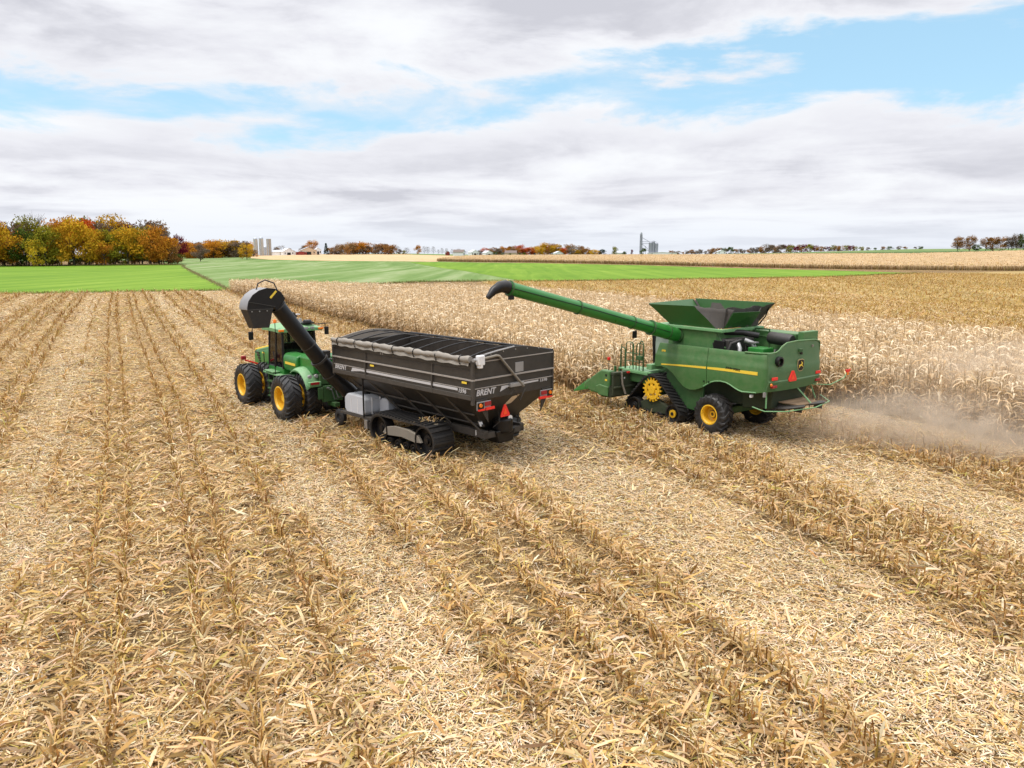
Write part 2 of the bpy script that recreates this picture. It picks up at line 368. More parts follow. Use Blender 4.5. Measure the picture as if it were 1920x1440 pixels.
POLY = pmat('white_poly_tank', (.50, .52, .56), .42, dust=.5, var=.05, dustcol=(.30, .28, .22))
TARP = pmat('beige_tarp', (.24, .222, .195), .8, dust=.25, var=.2, scale=5, bump=.5)
FAB = pmat('grey_fabric', (.055, .050, .045), .85, dust=.35, var=.4, scale=3, dustcol=(.17, .15, .13), bump=.6)
GREYM = pmat('grey_metal', (.28, .28, .28), .45, metal=.3, dust=.3, var=.2)
STEEL = pmat('bright_steel', (.36, .36, .35), .42, metal=.8, dust=.15)
DARKM = pmat('dark_metal', (.03, .03, .03), .5, metal=.2, dust=.3, var=.3, dustcol=(.2, .16, .11))
RED = pmat('red_reflector', (.78, .030, .022), .35, var=.05)
REDD = pmat('dark_red_lens', (.30, .015, .02), .3, var=.1)
ORNG = pmat('orange_lens', (.85, .20, .01), .3, var=.05)
GLASS = pmat('tinted_cab_glass', (.06, .075, .055), .08, var=.5, scale=1.2, dust=.10, spec=.9)
GLASSP = pmat('cab_glass_reflection', (.30, .36, .31), .15, var=.4, scale=2, dust=.2, spec=.8)  # pale tone paints the reflection in the cab window
UNDER = pmat('dirty_shaded_underbody', (.012, .030, .011), .7, dust=.55, var=.5, scale=5, dustcol=(.13, .10, .06))  # recess shade under the body put into the colour, along with real dirt
RUST = pmat('dusty_beam', (.17, .155, .13), .7, dust=.4, var=.2)
GRAIN = pmat('corn_grain', (.40, .25, .06), .8, var=.25, scale=12)
BRWN = pmat('chaff_brown', (.20, .13, .07), .9, var=.35, scale=8)
STICK = pmat('beige_sticker', (.62, .50, .36), .6, var=.05)

def wheel(par, c, Rr, w, rr, side, nl=20, rim_mat=YEL, lug=.065, dish=.32, name='wheel', hubcap=None):
    """axle hub with tyre (bar lugs) and dished rim; side = +1 when the outer face looks to +y"""
    cx, cy, cz = c
    hub = MB().lathe([(.02, -.28*w), (.16, -.28*w), (.16, .1*w), (.02, .1*w)], c, (0, side, 0), 14).build(name, DARKM, par, smooth=40)
    h = w/2; b = Rr - lug
    t = MB().lathe([(rr-.01, -.80*h), (rr+.03, -.90*h), (rr+(b-rr)*.55, -1.0*h), (b-.05, -.95*h), (b, -.80*h), (b+.012, 0), (b, .80*h), (b-.05, .95*h),
                    (rr+(b-rr)*.55, 1.0*h), (rr+.03, .90*h), (rr-.01, .80*h)], c, (0, side, 0), 40)
    for k in range(nl):
        for s in (-1, 1):
            th0 = 2*math.pi*(k + (.5 if s > 0 else 0))/nl
            vs = []
            for q, (ty, rt) in enumerate(((.03, Rr), (.42, Rr), (.80, Rr-.012), (1.0, Rr-.10), (1.03, Rr-.20))):
                th = th0 - .34*min(ty, .95)
                hw = (.034 + .012*ty)/Rr
                y = s*h*ty
                for rad, dd in ((rt, -hw), (rt, hw), (rt-lug*1.5, hw*1.5), (rt-lug*1.5, -hw*1.5)):
                    vs.append((cx + rad*math.sin(th+dd), cy + y, cz + rad*math.cos(th+dd)))
            fs = [(0, 1, 2, 3), (19, 18, 17, 16)] + [(4*q+e, 4*q+(e+1) % 4, 4*q+4+(e+1) % 4, 4*q+4+e) for q in range(4) for e in range(4)]
            t.add(vs, fs)
    t.build('tyre', RUB, hub, smooth=35)
    d = dish*w
    rm = MB().lathe([(rr+.035, .84*h), (rr+.03, .90*h), (rr-.015, .92*h), (rr-.03, .78*h), (rr-.055, .70*h), (rr-.06, h-d-.10), (rr-.10, h-d-.13), (rr*.62, h-d-.15), (rr*.52, h-d-.10),
                     (rr*.40, h-d-.08), (rr*.36, h-d+.02), (rr*.18, h-d+.02), (rr*.16, h-d-.06), (.01, h-d-.06)], c, (0, side, 0), 36)
    rm.lathe([(rr+.02, -.84*h), (rr-.04, -.80*h), (rr-.06, h-d-.14), (.02, h-d-.16)], c, (0, side, 0), 30)
    r_ = rm.build('rim', rim_mat, hub, smooth=35)
    bo = MB()
    for k in range(10):
        a = 2*math.pi*k/10; bo.lathe([(.022, 0), (.022, .03), (.003, .03)], (cx + rr*.47*math.cos(a), cy + side*(h-d-.10), cz + rr*.47*math.sin(a)), (0, side, 0), 6)
    bo.each('bolt', YEL if rim_mat is YEL else DARKM, hub)
    return hub

def hull_path(circles, step=.06):
    pts = []
    for (x, z, r) in circles:
        n = max(16, int(2*math.pi*r/step)); pts += [(x + r*math.cos(2*math.pi*k/n), z + r*math.sin(2*math.pi*k/n)) for k in range(n)]
    pts = sorted(pts)
    def half(p):
        o = []
        for q in p:
            while len(o) > 1 and (o[-1][0]-o[-2][0])*(q[1]-o[-2][1]) - (o[-1][1]-o[-2][1])*(q[0]-o[-2][0]) <= 0: o.pop()
            o.append(q)
        return o
    lo = half(pts); up = half(pts[::-1]); H_ = np.array(lo[:-1] + up[:-1])
    Q = np.vstack([H_, H_[:1]]); d = np.r_[0, np.cumsum(np.hypot(*np.diff(Q, axis=0).T))]
    n = int(d[-1]/step); t = np.linspace(0, d[-1], n, endpoint=False)
    return np.stack([np.interp(t, d, Q[:, 0]), np.interp(t, d, Q[:, 1])], 1), d[-1]

def belt(par, circles, y0, y1, thick=.05, lug=.045, pitch=.14, slant=.10, name='track_belt', chevron=True):
    P, L = hull_path(circles); n = len(P)
    T = np.roll(P, -1, 0) - np.roll(P, 1, 0); T /= np.linalg.norm(T, axis=1)[:, None]; N = np.stack([T[:, 1], -T[:, 0]], 1)   # outward for ccw hull
    mb = MB(); vs, fs = [], []
    for i in range(n):
        for off, y in ((0, y0), (thick, y0), (thick, y1), (0, y1)):
            q = P[i] + N[i]*off; vs.append((q[0], y, q[1]))
    for i in range(n):
        j = (i+1) % n
        for e in range(4): fs.append((4*i+e, 4*i+(e+1) % 4, 4*j+(e+1) % 4, 4*j+e))
    mb.add(vs, fs)
    m = int(L/pitch); s_ = np.linspace(0, n, m, endpoint=False); ym = (y0+y1)/2; hw = abs(y1-y0)/2
    def at(u, off):
        u = u % n; i = int(u); f = u - i; j = (i+1) % n
        q = P[i]*(1-f) + P[j]*f; nn = N[i]*(1-f) + N[j]*f; return q + nn*off
    for k, u in enumerate(s_):
        for sd in ((-1, 1) if chevron else (1,)):
            u0 = u + (n/m/2 if sd > 0 and chevron else 0); vs = []
            ys = (.02, .5, 1.0) if chevron else (-.98, 0, .98)
            for ty in ys:
                du = -slant*ty/(L/n); half = .030/(L/n)
                for off, dd in ((thick+lug, -half*.8), (thick+lug, half*.8), (thick-.01, half*1.3), (thick-.01, -half*1.3)):
                    q = at(u0 + du + dd, off - (lug*.3 if abs(ty) > .9 and off > thick else 0)); vs.append((q[0], ym + sd*hw*ty, q[1]))
            mb.add(vs, [(0, 1, 2, 3), (11, 10, 9, 8)] + [(4*q+e, 4*q+(e+1) % 4, 4*q+4+(e+1) % 4, 4*q+4+e) for q in range(2) for e in range(4)])
    # inner guide lugs
    for u in s_[::2]:
        q = at(u, -.05); mb.box(q[0]-.03, q[0]+.03, ym-.04, ym+.04, q[1]-.05, q[1]+.05)
    return mb.build(name, RUB, par)

def disc_wheel(par, c, r, w, side, name, mat=DARKM, dish=.12):
    return MB().lathe([(r, -w/2), (r, w/2), (r-.05, w/2), (r-.07, w/2-dish), (r*.45, w/2-dish-.04), (r*.40, w/2-dish+.05), (r*.22, w/2-dish+.06), (r*.2, w/2-dish+.12), (.01, w/2-dish+.12)], c, (0, side, 0), 32).build(name, mat, par, smooth=35)

# ================================================================= GRAIN CART
def grain_cart():
    t = thing('grain_cart', 'black tracked grain cart with rolled beige tarp and raised auger behind the tractor', 'grain cart', (-1.27, 23.5, hz(-1.27, 23.5)), R(90+45))
    W = 3.85; X1 = 8.35; yc = -W/2
    # tub: vertical walls, then a hopper sloping in on all sides
    b = MB(); zr = [(0, 2.34, 0.), (0, 2.98, 0.), (0, 3.55, 0.)]
    def ring(ins, z, ix0=None, ix1=None): 
        a0 = ins if ix0 is None else ix0; a1 = ins if ix1 is None else ix1
        return [(a0, -ins, z), (X1-a1, -ins, z), (X1-a1, -W+ins, z), (a0, -W+ins, z)]
    rings = [ring(1.48, .88, 1.15, 2.0), ring(0., 2.34), ring(0., 3.60), ring(.05, 3.60), ring(.05, 2.36), ring(1.3, 1.2, 1.1, 1.9)]
    vs = [p for r_ in rings for p in r_]
    fs = [(4*k+i, 4*k+(i+1) % 4, 4*k+4+(i+1) % 4, 4*k+4+i) for k in range(5) for i in range(4)] + [(3, 2, 1, 0), (20, 21, 22, 23)]
    b.add(vs, fs); tub = b.build('hopper', CHAR, t)
    # upper side boards, slightly proud and stepped: left, right, rear, front
    sb = MB()
    for y, s in ((0, 1), (-W, -1)):
        sb.prism([(0.02, 3.06), (X1-.02, 3.06), (X1-.02, 3.34), (.02, 3.34)], 'y', y, y + s*.012)
        sb.prism([(0.02, 3.37), (X1-.02, 3.37), (X1-.02, 3.60), (.02, 3.60)], 'y', y, y + s*.035)
        sb.prism([(0.02, 2.36), (X1-.02, 2.36), (X1-.02, 2.70), (.02, 2.70)], 'y', y, y + s*.02)
    sb.prism([(-.03, 3.06), (-W+.03, 3.06), (-W+.03, 3.58), (-.03, 3.58)], 'x', 0, -.012)
    sb.each('side_board', CHAR, t, bev=.006)
    lo = MB()
    for y, s in ((0, 1), (-W, -1)): lo.prism([(0.02, 2.36), (X1-.02, 2.36), (X1-.02, 2.52), (.02, 2.52)], 'y', y + s*.0225, y + s*.06)
    lo.each('lower_rail', CHAR_D, t, bev=.01)
    tr = MB()
    for y, s in ((0, 1), (-W, -1)):
        tr.box(.0, X1, y, y + s*.05, 3.0, 3.05); tr.box(0, X1, y, y+s*.03, 2.715, 2.735)
    tr.box(-.05, 0, -W-.05, .05, 3.0, 3.05); tr.box(-.03, 0, -W, 0, 2.72, 2.745); tr.box(X1, X1+.05, -W-.05, .05, 3.0, 3.05)
    tr.box(-.04, 0.0, -W, 0, 3.585, 3.62)
    tr.each('trim_rail', TRIM, t)
    sm = MB()
    for x in (2.04, 6.04):
        for y, s in ((0, 1), (-W, -1)):
            sm.box(x-.03, x+.03, y, y+s*.04, 3.06, 3.58); sm.box(x-.03, x+.03, y, y+s*.066, 2.36, 2.99)
    sm.each('panel_seam', CHAR_D, t)
    cp = MB()
    for y in (.0, -W): cp.box(-.045, .06, y-.03 if y else -.06, y+.03 if y else .045, 2.2, 3.66)
    cp.box(X1-.06, X1+.03, -.05, .045, 2.3, 3.62)
    cp.each('corner_post', CHAR_D, t, bev=.01)
    # ribs on the sloping hopper, long bottom lip, struts down to the frame
    def slope(x, f): return (x, -1.48*f, 2.34 - 1.46*f)
    rb = MB()
    for f in (.42, .72): 
        for sgn in (0, 1):
            p = [Vector(slope(x, f)) for x in (.6, 7.2)]
            if sgn: p = [Vector((q.x, -W-q.y, q.z)) for q in p]
            o_ = .05 if not sgn else -.05
            rb.tube([q + Vector((0, o_*.4, -.03)) for q in p], .035, 6)
    rb.each('hopper_rib', CHAR_D, t)
    for x in (1.1, 2.6, 4.1, 5.6, 7.0):
        for s in (0, 1):
            y0, y1 = (-.05, -1.0) if not s else (-W+.05, -W+1.0)
            MB().tube([(x+.5, y0, 2.36), (x-.35, y1, 1.06)], .042, 6).build('brace', CHAR_D, t)
    fr = MB()
    for y in (-1.05, -W+1.05): fr.box(.5, 8.6, y-.09, y+.09, .82, 1.08)
    for x in (.6, 3.65, 7.4): fr.box(x-.1, x+.1, -W+.95, -.95, .80, 1.0)
    fr.box(3.45, 3.9, -W+.2, -.2, .52, .78)
    fr.prism([(8.5, -1.2), (8.5, -2.65), (11.1, -2.02), (11.1, -1.83)], 'z', .72, .94)
    fr.box(11.0, 11.5, -2.03, -1.82, .66, .86)
    fr.build('frame', CHAR_D, t, bev=.01)
    MB().box(.9, 5.9, -1.5, -2.3, .62, .90).build('auger_trough', DARKM, t, bev=.03)
    # rear gear sump below the hopper
    sp = MB(); sp.hexa([(.45, -1.6, .55), (.45, -2.3, .55), (1.0, -2.3, .55), (1.0, -1.6, .55)], [(.42, -1.45, 1.0), (.42, -2.4, 1.0), (1.1, -2.4, 1.0), (1.1, -1.45, 1.0)])
    sp.lathe([(.01, -.06), (.30, -.06), (.36, 0), (.36, .42), (.30, .46), (.01, .46)], (.62, -1.95, .95), (0, 0, 1), 20)
    sp.build('gearbox', BLK, t, bev=.03, smooth=40)
    MB().lathe([(.01, 0), (.10, 0), (.10, .03), (.01, .03)], (.36, -2.05, 1.42), (-1, 0, 0), 16).build('sight_glass', WHITE, t)
    MB().tube([(.38, -1.25, 1.2), (.2, -1.4, 1.4), (.3, -1.45, 1.75)], .018, 6).build('hose', BLKM, t)
    # grain and floor inside
    g = MB(); g.sheet(lambda i, j: (.15 + i*(X1-.3)/13, -.12 - j*(W-.24)/7, 2.55 + .10*math.sin(i*1.1)*math.cos(j*.9)), 14, 8); g.build('grain_load', BRWN, t, smooth=60)
    # roof bows, ridge strap
    for k in range(9):
        x = .55 + k*.93
        pts = [(x, -.02 - (W-.04)*q/10, 3.62 + .30*math.sin(math.pi*q/10)) for q in range(11)]
        MB().tube(pts, .026, 6).build('tarp_bow', BLK, t, smooth=50)
    MB().tube([(.05, yc, 3.93), (X1-.05, yc, 3.93)], .018, 6).build('ridge_strap', BLKM, t)
    MB().tube([(.02, -W-.02, 3.66), (X1-.02, -W-.02, 3.66)], .05, 8).build('tarp_stop_rail', BLK, t)
    # end caps: dark arched panel behind, pale one in front
    arch = [(-.0, 3.60)] + [(-W*q/12, 3.64 + .33*math.sin(math.pi*q/12)) for q in range(13)] + [(-W, 3.60)]
    MB().prism(arch, 'x', -.03, .03).build('end_cap', CHAR, t)
    MB().prism(arch, 'x', X1-.03, X1+.03).build('end_cap', TARP, t)
    cl = MB()
    for q in range(5): cl.lathe([(.022, 0), (.022, .02), (.002, .02)], (-.03, -W*(.2+.15*q), 3.72 + .16*math.sin(math.pi*(.2+.15*q))), (-1, 0, 0), 8)
    cl.each('cap_bolt', STEEL, t)
    # rolled tarp along the left top edge with loose flap and straps
    n = 60; tp = MB()
    rs_ = [.098 + .016*math.sin(i*1.7) + .014*math.sin(i*.61+1) for i in range(n)]
    tp.tube([(.05 + (X1-.1)*i/(n-1), .045 + .012*math.sin(i*.9), 3.70 + .012*math.sin(i*.5+2)) for i in range(n)], rs_, 10)
    tp.sheet(lambda i, j: (.08 + (X1-.15)*i/(n-1), .055 + .02*j + .012*math.sin(i*.7 + j), 3.66 - .055*j + (.018*math.sin(i*1.13) if j == 3 else 0)), n, 4)
    tp.build('rolled_tarp', TARP, t, smooth=70)
    for k in range(7):
        x = .5 + k*1.22
        MB().tube([(x, -.06, 3.77), (x, .06, 3.83), (x, .165, 3.72), (x, .13, 3.56), (x, .06, 3.47)], .018, 6).build('tarp_strap', BLKM, t)
    # tarp motor and crank arm on the rear left corner
    m = MB(); m.box(-.24, -.05, -.34, -.08, 3.52, 3.84); m.lathe([(.01, 0), (.10, 0), (.10, .2), (.01, .2)], (-.14, -.20, 3.42), (0, 0, 1), 12)
    m.build('tarp_motor', WHITE, t, bev=.03)
    MB().tube([(-.12, -.02, 3.70), (-.12, .08, 3.70)], .06, 10).build('roller_end', GREYM, t)
    MB().tube([(-.10, -.30, 3.70), (-.10, -.95, 3.755), (-.10, -1.10, 3.73), (-.105, -1.30, 3.52), (-.11, -2.25, 2.58)], .045, 8).build('crank_arm', RUST, t, smooth=50)
    MB().tube([(-.02, -.35, 3.80), (-.02, -1.1, 3.90), (-.0, -1.9, 3.97)], .03, 6).build('front_arm', GREYM, t)
    MB().box(-.12, -.02, -1.62, -2.28, 2.60, 2.74).build('arm_bracket', GREYM, t, bev=.02)
    MB().tube([(-.06, -1.45, 2.62), (-.16, -1.6, 2.35), (-.10, -1.75, 2.56), (-.18, -2.0, 2.12), (-.10, -2.35, 2.5)], .011, 5).each('cable', DARKM, t)
    # window, stickers
    MB().box(-.03, -.012, -1.93, -2.33, 3.08, 3.42).build('sight_window', GREYM, t, bev=.01)
    # rear sloping face frame: stickers lie on the slope
    def rs2(y, z): return (1.15*(2.34-z)/1.46 - .012, y, z)
    q = MB(); ps = [rs2(-1.70, 1.92), rs2(-2.02, 1.96), rs2(-2.20, 2.28), rs2(-1.86, 2.24)]; q.hexa(ps, [(a-.01, b_, c) for a, b_, c in ps]); q.build('sticker', STICK, t, label='beige sticker')
    for (y, z, w_, h_) in ((-1.02, 1.34, .14, .26), (-.98, .98, .12, .18)):
        q = MB(); x = rs2(0, z)[0] if z > 1.1 else .92; x = min(x, .92); q.obox((x-.02, y, z), (.02, w_, h_), (0, .6 if z > 1.1 else 0, 0)); q.build('warning_label', WHITE, t)
    MB().box(8.37, 8.38, -.3, -.5, 2.3, 2.36).build('warning_label', WHITE, t)
    ys = MB(); 
    for x in (5.62, .38): ys.box(x-.12, x+.12, .02, .034, 2.88, 2.95)
    ys.each('reflector', YELS, t)
    mk = MB()
    for x in (4.9, 5.02): mk.box(x-.03, x+.03, .036, .044, 3.40, 3.48)
    mk.each('side_marking', GREYM, t)
    # silver stripes and lettering
    st = MB()
    st.prism([(7.06, 2.54), (6.96, 2.695), (.72, 2.695), (.72, 2.61), (6.4, 2.615)], 'y', .022, .028)
    st.prism([(-1.22, 2.50), (-1.30, 2.685), (-3.10, 2.69), (-3.10, 2.635), (-1.56, 2.61)], 'x', -.004, -.010)
    st.each('stripe', SILV, t)
    text('lettering', 'BRENT', .27, SILV, t, (8.22, .024, 2.55), (-1, 0, 0), (0, 0, 1), .25, .004, .007)
    text('lettering', 'BRENT', .28, SILV, t, (-.004, -.14, 2.49), (0, -1, 0), (0, 0, 1), .25, .004, .007)
    text('lettering', '1596', .20, SILV, t, (.70, .024, 2.56), (-1, 0, 0), (0, 0, 1), .2, .004, .004)
    text('lettering', '1596', .20, SILV, t, (-.004, -3.16, 2.60), (0, -1, 0), (0, 0, 1), .2, .004, .004)
    # rear lamps
    for y0, s in ((-.10, -1), (-W+.10, 1)):
        l = MB().box(-.10, -.05, y0, y0 + s*.62, 2.02, 2.30).build('lamp_bracket', GREYM, t, bev=.012)
        k = MB().box(-.115, -.10, y0 + s*.02, y0 + s*.28, 2.06, 2.27).build('lamp_housing', BLK, l)
        MB().lathe([(.01, .03), (.06, .03), (.07, 0)], (-.115, y0 + s*.14, 2.18), (-1, 0, 0), 16).build('turn_lamp', ORNG, l, smooth=40)
        MB().box(-.135, -.10, y0 + s*.32, y0 + s*.60, 2.14, 2.28).build('tail_lamp', REDD, l, bev=.01)
        MB().box(-.13, -.10, y0 + s*.03, y0 + s*.33, 2.00, 2.06).build('reflector_strip', RED, l)
        MB().box(-.15, -.10, y0 + s*.36, y0 + s*.74, 2.00, 2.09).build('reflector_strip', RED, l)
        MB().prism([(y0, 2.36), (y0 + s*.5, 2.36), (y0 + s*.55, 1.55)], 'x', -.045, -.01).build('gusset', CHAR, t)
    s_ = MB().prism([(-1.37, 1.58), (-1.37, 1.66), (-1.53, 2.0), (-1.60, 2.0), (-1.78, 1.66), (-1.78, 1.58)], 'x', .10, .13).build('slow_vehicle_triangle', RED, t)
    MB().prism([(-1.48, 1.66), (-1.565, 1.88), (-1.66, 1.66)], 'x', .09, .098).build('triangle_centre', pmat('orange_red', (.85, .08, .02), .4), s_)
    MB().tube([(.14, -1.58, 1.7), (.45, -1.58, 1.4)], .02, 6).build('triangle_stem', DARKM, t)
    # poly tank, second tank, strap post
    tk = MB()
    def tank(x0, x1, y0, y1, z0, z1, c):
        P = [(x0+c, z0), (x1-c, z0), (x1, z0+c), (x1, z1-c*1.3), (x1-c*1.6, z1), (x0+c, z1), (x0, z1-c), (x0, z0+c)]
        tk.prism(P, 'y', y0, y1)
    tank(6.42, 7.85, -1.25, -.12, .80, 1.58, .14); tk.build('water_tank', POLY, t, bev=.05)
    tk = MB(); tank(5.75, 6.36, -1.5, -.75, .85, 1.5, .12); tk.build('water_tank', POLY, t, bev=.05)
    rb = MB()
    for y in (-.45, -.85): rb.box(6.40, 6.43, y-.025, y+.025, .86, 1.52)
    for x in (6.9, 7.36): rb.box(x-.012, x+.012, -.125, -.105, .85, 1.42)
    rb.each('tank_strap', WHITE, t)
    MB().lathe([(.01, .05), (.16, .05), (.17, 0)], (7.0, -.6, 1.575), (0, 0, 1), 16).build('tank_cap', BLK, t)
    MB().tube([(6.38, -.04, 2.36), (6.38, -.04, .78)], .035, 6).build('post', BLK, t)
    MB().box(5.7, 8.2, -1.3, -.1, .70, .79).build('tank_shelf', CHAR_D, t)
    MB().box(6.2, 6.4, -.2, -.05, .35, .70).build('step', STEEL, t, bev=.01)
    # jack wheel by the tongue
    wl = MB().lathe([(.30, -.10), (.34, -.07), (.34, .07), (.30, .10), (.16, .10), (.14, .04), (.01, .04)], (8.55, -.35, .42), (0, 1, 0), 24).build('jack_wheel', RUB, t, smooth=40)
    MB().tube([(8.6, -.5, .42), (8.6, -1.1, .85)], .05, 8).build('jack_arm', DARKM, t)
    # undercarriage both sides
    for yo, s in ((.22, 1), (-W-.22, -1)):
        y0, y1 = yo, yo - s*.92
        A = (2.35, .60, .52); B = (5.05, .60, .52)
        u = MB().prism([(2.55, .50), (2.75, .75), (3.3, .86), (4.1, .86), (4.65, .75), (4.85, .50), (4.5, .45), (3.7, .52), (2.9, .45)], 'y', yo - s*.04, yo - s*.16).build('track_frame', RUST, t, bev=.02)
        belt(u, [A, B, (3.0, .24, .17), (4.4, .24, .17)], min(y0, y1), max(y0, y1), .055, .07, .19, .0, chevron=False)
        for c in (A, B): disc_wheel(u, (c[0], yo - s*.20, c[1]), c[2]-.005, .38, s, 'idler', BLK, .22)
        for x in (2.98, 3.43, 3.92, 4.40): disc_wheel(u, (x, yo - s*.18, .22), .17, .30, s, 'roller', BLK, .05)
        MB().box(3.3, 4.1, yo - s*.3, yo - s*1.3, .52, .74).build('axle', DARKM, u)
    # unloading auger, swung to the left: foot, lower tube, hinge, upper tube, hood, spout
    pa, pb = Vector((9.0, -.22, 2.20)), Vector((9.0, 1.98, 5.10)); d = (pb-pa).normalized()
    lo = MB().tube([(8.62, -1.5, .70), (8.75, -.95, 1.35), pa], .33, 20).build('auger_foot', BLK, t, smooth=40)
    up = MB().tube([pa + d*.75, pb], .305, 24).build('auger_tube', BLK, t, smooth=40)
    lt = MB().tube([pa, pa + d*.75], .335, 24).build('auger_tube', BLK, t, smooth=40)
    fl = MB()
    for s0, r0 in ((.0, .36), (.75, .375), (.80, .375), (1.55, .318), (3.58, .335)): fl.lathe([(r0-.06, -.02), (r0, -.02), (r0, .02), (r0-.06, .02)], pa + d*s0, d, 24)
    fl.each('flange', DARKM, t, smooth=30)
    nrm = Vector((0, -d.z, d.y))      # up-right side of the tube
    hg = MB().obox(pa + d*.78 - Vector((0, .30, -.20)), (.32, .26, .30)).build('hinge', DARKM, t, bev=.02)
    MB().tube([pa + d*.5 - nrm*-.36, pa + d*.2 + Vector((-.1, -.55, .35)), Vector((8.45, -.35, 2.95))], .035, 8).build('fold_cylinder', GREYM, t)
    MB().tube([pa + d*.1 - nrm*-.33, pa + Vector((0, -.6, .55)), Vector((8.4, -.6, 2.85))], .02, 6).build('hose', BLKM, t)
    MB().obox(pa + d*.28 + Vector((-.30, -.05, 0)), (.012, .07, .32), (math.atan2(d.y, d.z)*-1, 0, 0)).build('sticker', YELS, t, label='yellow sticker low on the auger')
    # hood: arc extruded along x
    H0 = [(1.72, 5.02), (2.02, 4.62)]
    arc = [(2.12, 5.74), (2.50, 5.78), (2.82, 5.70), (3.08, 5.54), (3.25, 5.32), (3.31, 5.10), (3.31, 5.0)]
    poly = [(1.76, 5.36), (1.92, 5.62), (2.12, 5.74), (2.34, 5.77)] + arc[1:] + [(2.30, 5.0), (2.24, 5.06), (2.14, 4.90)]
    MB().prism(poly, 'x', 8.70, 9.30).build('auger_hood', BLK, t, bev=.015)
    sk = MB(); sk.sheet(lambda i, j: (8.68 + .64*i/8, arc[j][0] + (.012 if j > 3 else .004), arc[j][1] + (.006 if j < 4 else 0)), 9, len(arc), .012, (0, .6, .8)); sk.build('hood_highlight_skin', pmat('hood_highlight_grey', (.22, .22, .23), .35, metal=.3, dust=.5, var=.2, dustcol=(.45, .43, .40)), t, smooth=30)  # grey skin paints the highlight along the curved top of the black hood
    sp = MB(); 
    top = [(8.70, 2.30, 5.0), (9.30, 2.30, 5.0), (9.30, 3.30, 5.0), (8.70, 3.30, 5.0)]; bot = [(8.78, 2.44, 4.30), (9.22, 2.44, 4.30), (9.22, 3.06, 4.30), (8.78, 3.06, 4.30)]
    vs = bot + top + [(a + (.02 if a < 9 else -.02), b_ + (.02 if b_ < 2.7 else -.02), c) for a, b_, c in bot + top]
    sp.add(vs, [(0,1,5,4),(1,2,6,5),(2,3,7,6),(3,0,4,7),(8,12,13,9),(9,13,14,10),(10,14,15,11),(11,15,12,8),(0,8,9,1),(1,9,10,2),(2,10,11,3),(3,11,8,0)]); sp.build('rubber_spout', BLKM, t)
    MB().box(8.68, 8.698, 2.30, 3.28, 4.985, 5.02).build('hood_lip', DARKM, t)
    MB().tube([(8.69, 2.20, 5.08), (8.68, 3.26, 5.30)], .014, 5).build('hood_seam', DARKM, t)
    bo = MB()
    for y in (2.55, 2.85, 3.15): bo.lathe([(.025, 0), (.025, .015), (.002, .015)], (8.685, y, 4.94), (-1, 0, 0), 8)
    bo.each('hood_bolt', STEEL, t)
    MB().obox((8.69, 2.26, 5.54), (.012, .36, .075), (-.78, 0, 0)).build('sticker', YELS, t, label='yellow sticker on the auger hood')
    MB().tube([pb + nrm*.28 - d*.9, pb + nrm*.30 - d*.3, pb + nrm*.34 + d*.2, Vector((9.0, 2.05, 5.95)), Vector((9.0, 2.4, 6.08)), Vector((9.0, 2.7, 5.95)), Vector((9.0, 2.78, 5.70))], .026, 8).build('hydraulic_hose', BLKM, t, smooth=60)
    MB().obox(pb - d*.75 + nrm*.31, (.16, .22, .10), (math.atan2(d.z, d.y), 0, 0)).build('spout_cylinder', DARKM, t)
    MB().tube([pb - d*.8 + nrm*.30, pb - d*.8 + nrm*.42, pb - d*.82 + nrm*.42 + Vector((0, -.12, 0))], .03, 6).build('work_light', WHITE, t)
    # driveline and hoses to the tractor
    MB().tube([(8.6, yc, .95), (12.0, yc, .92)], .06, 8).build('drive_shaft', DARKM, t)
    for k in range(4):
        MB().tube([(8.5, -1.2-.1*k, 1.5), (9.6, -1.5-.1*k, 1.05+.05*k), (10.8, -1.7-.07*k, 1.0), (11.8, -1.8-.05*k, 1.45)], .02, 5).build('hose', BLKM, t)
    return t
CART = grain_cart()

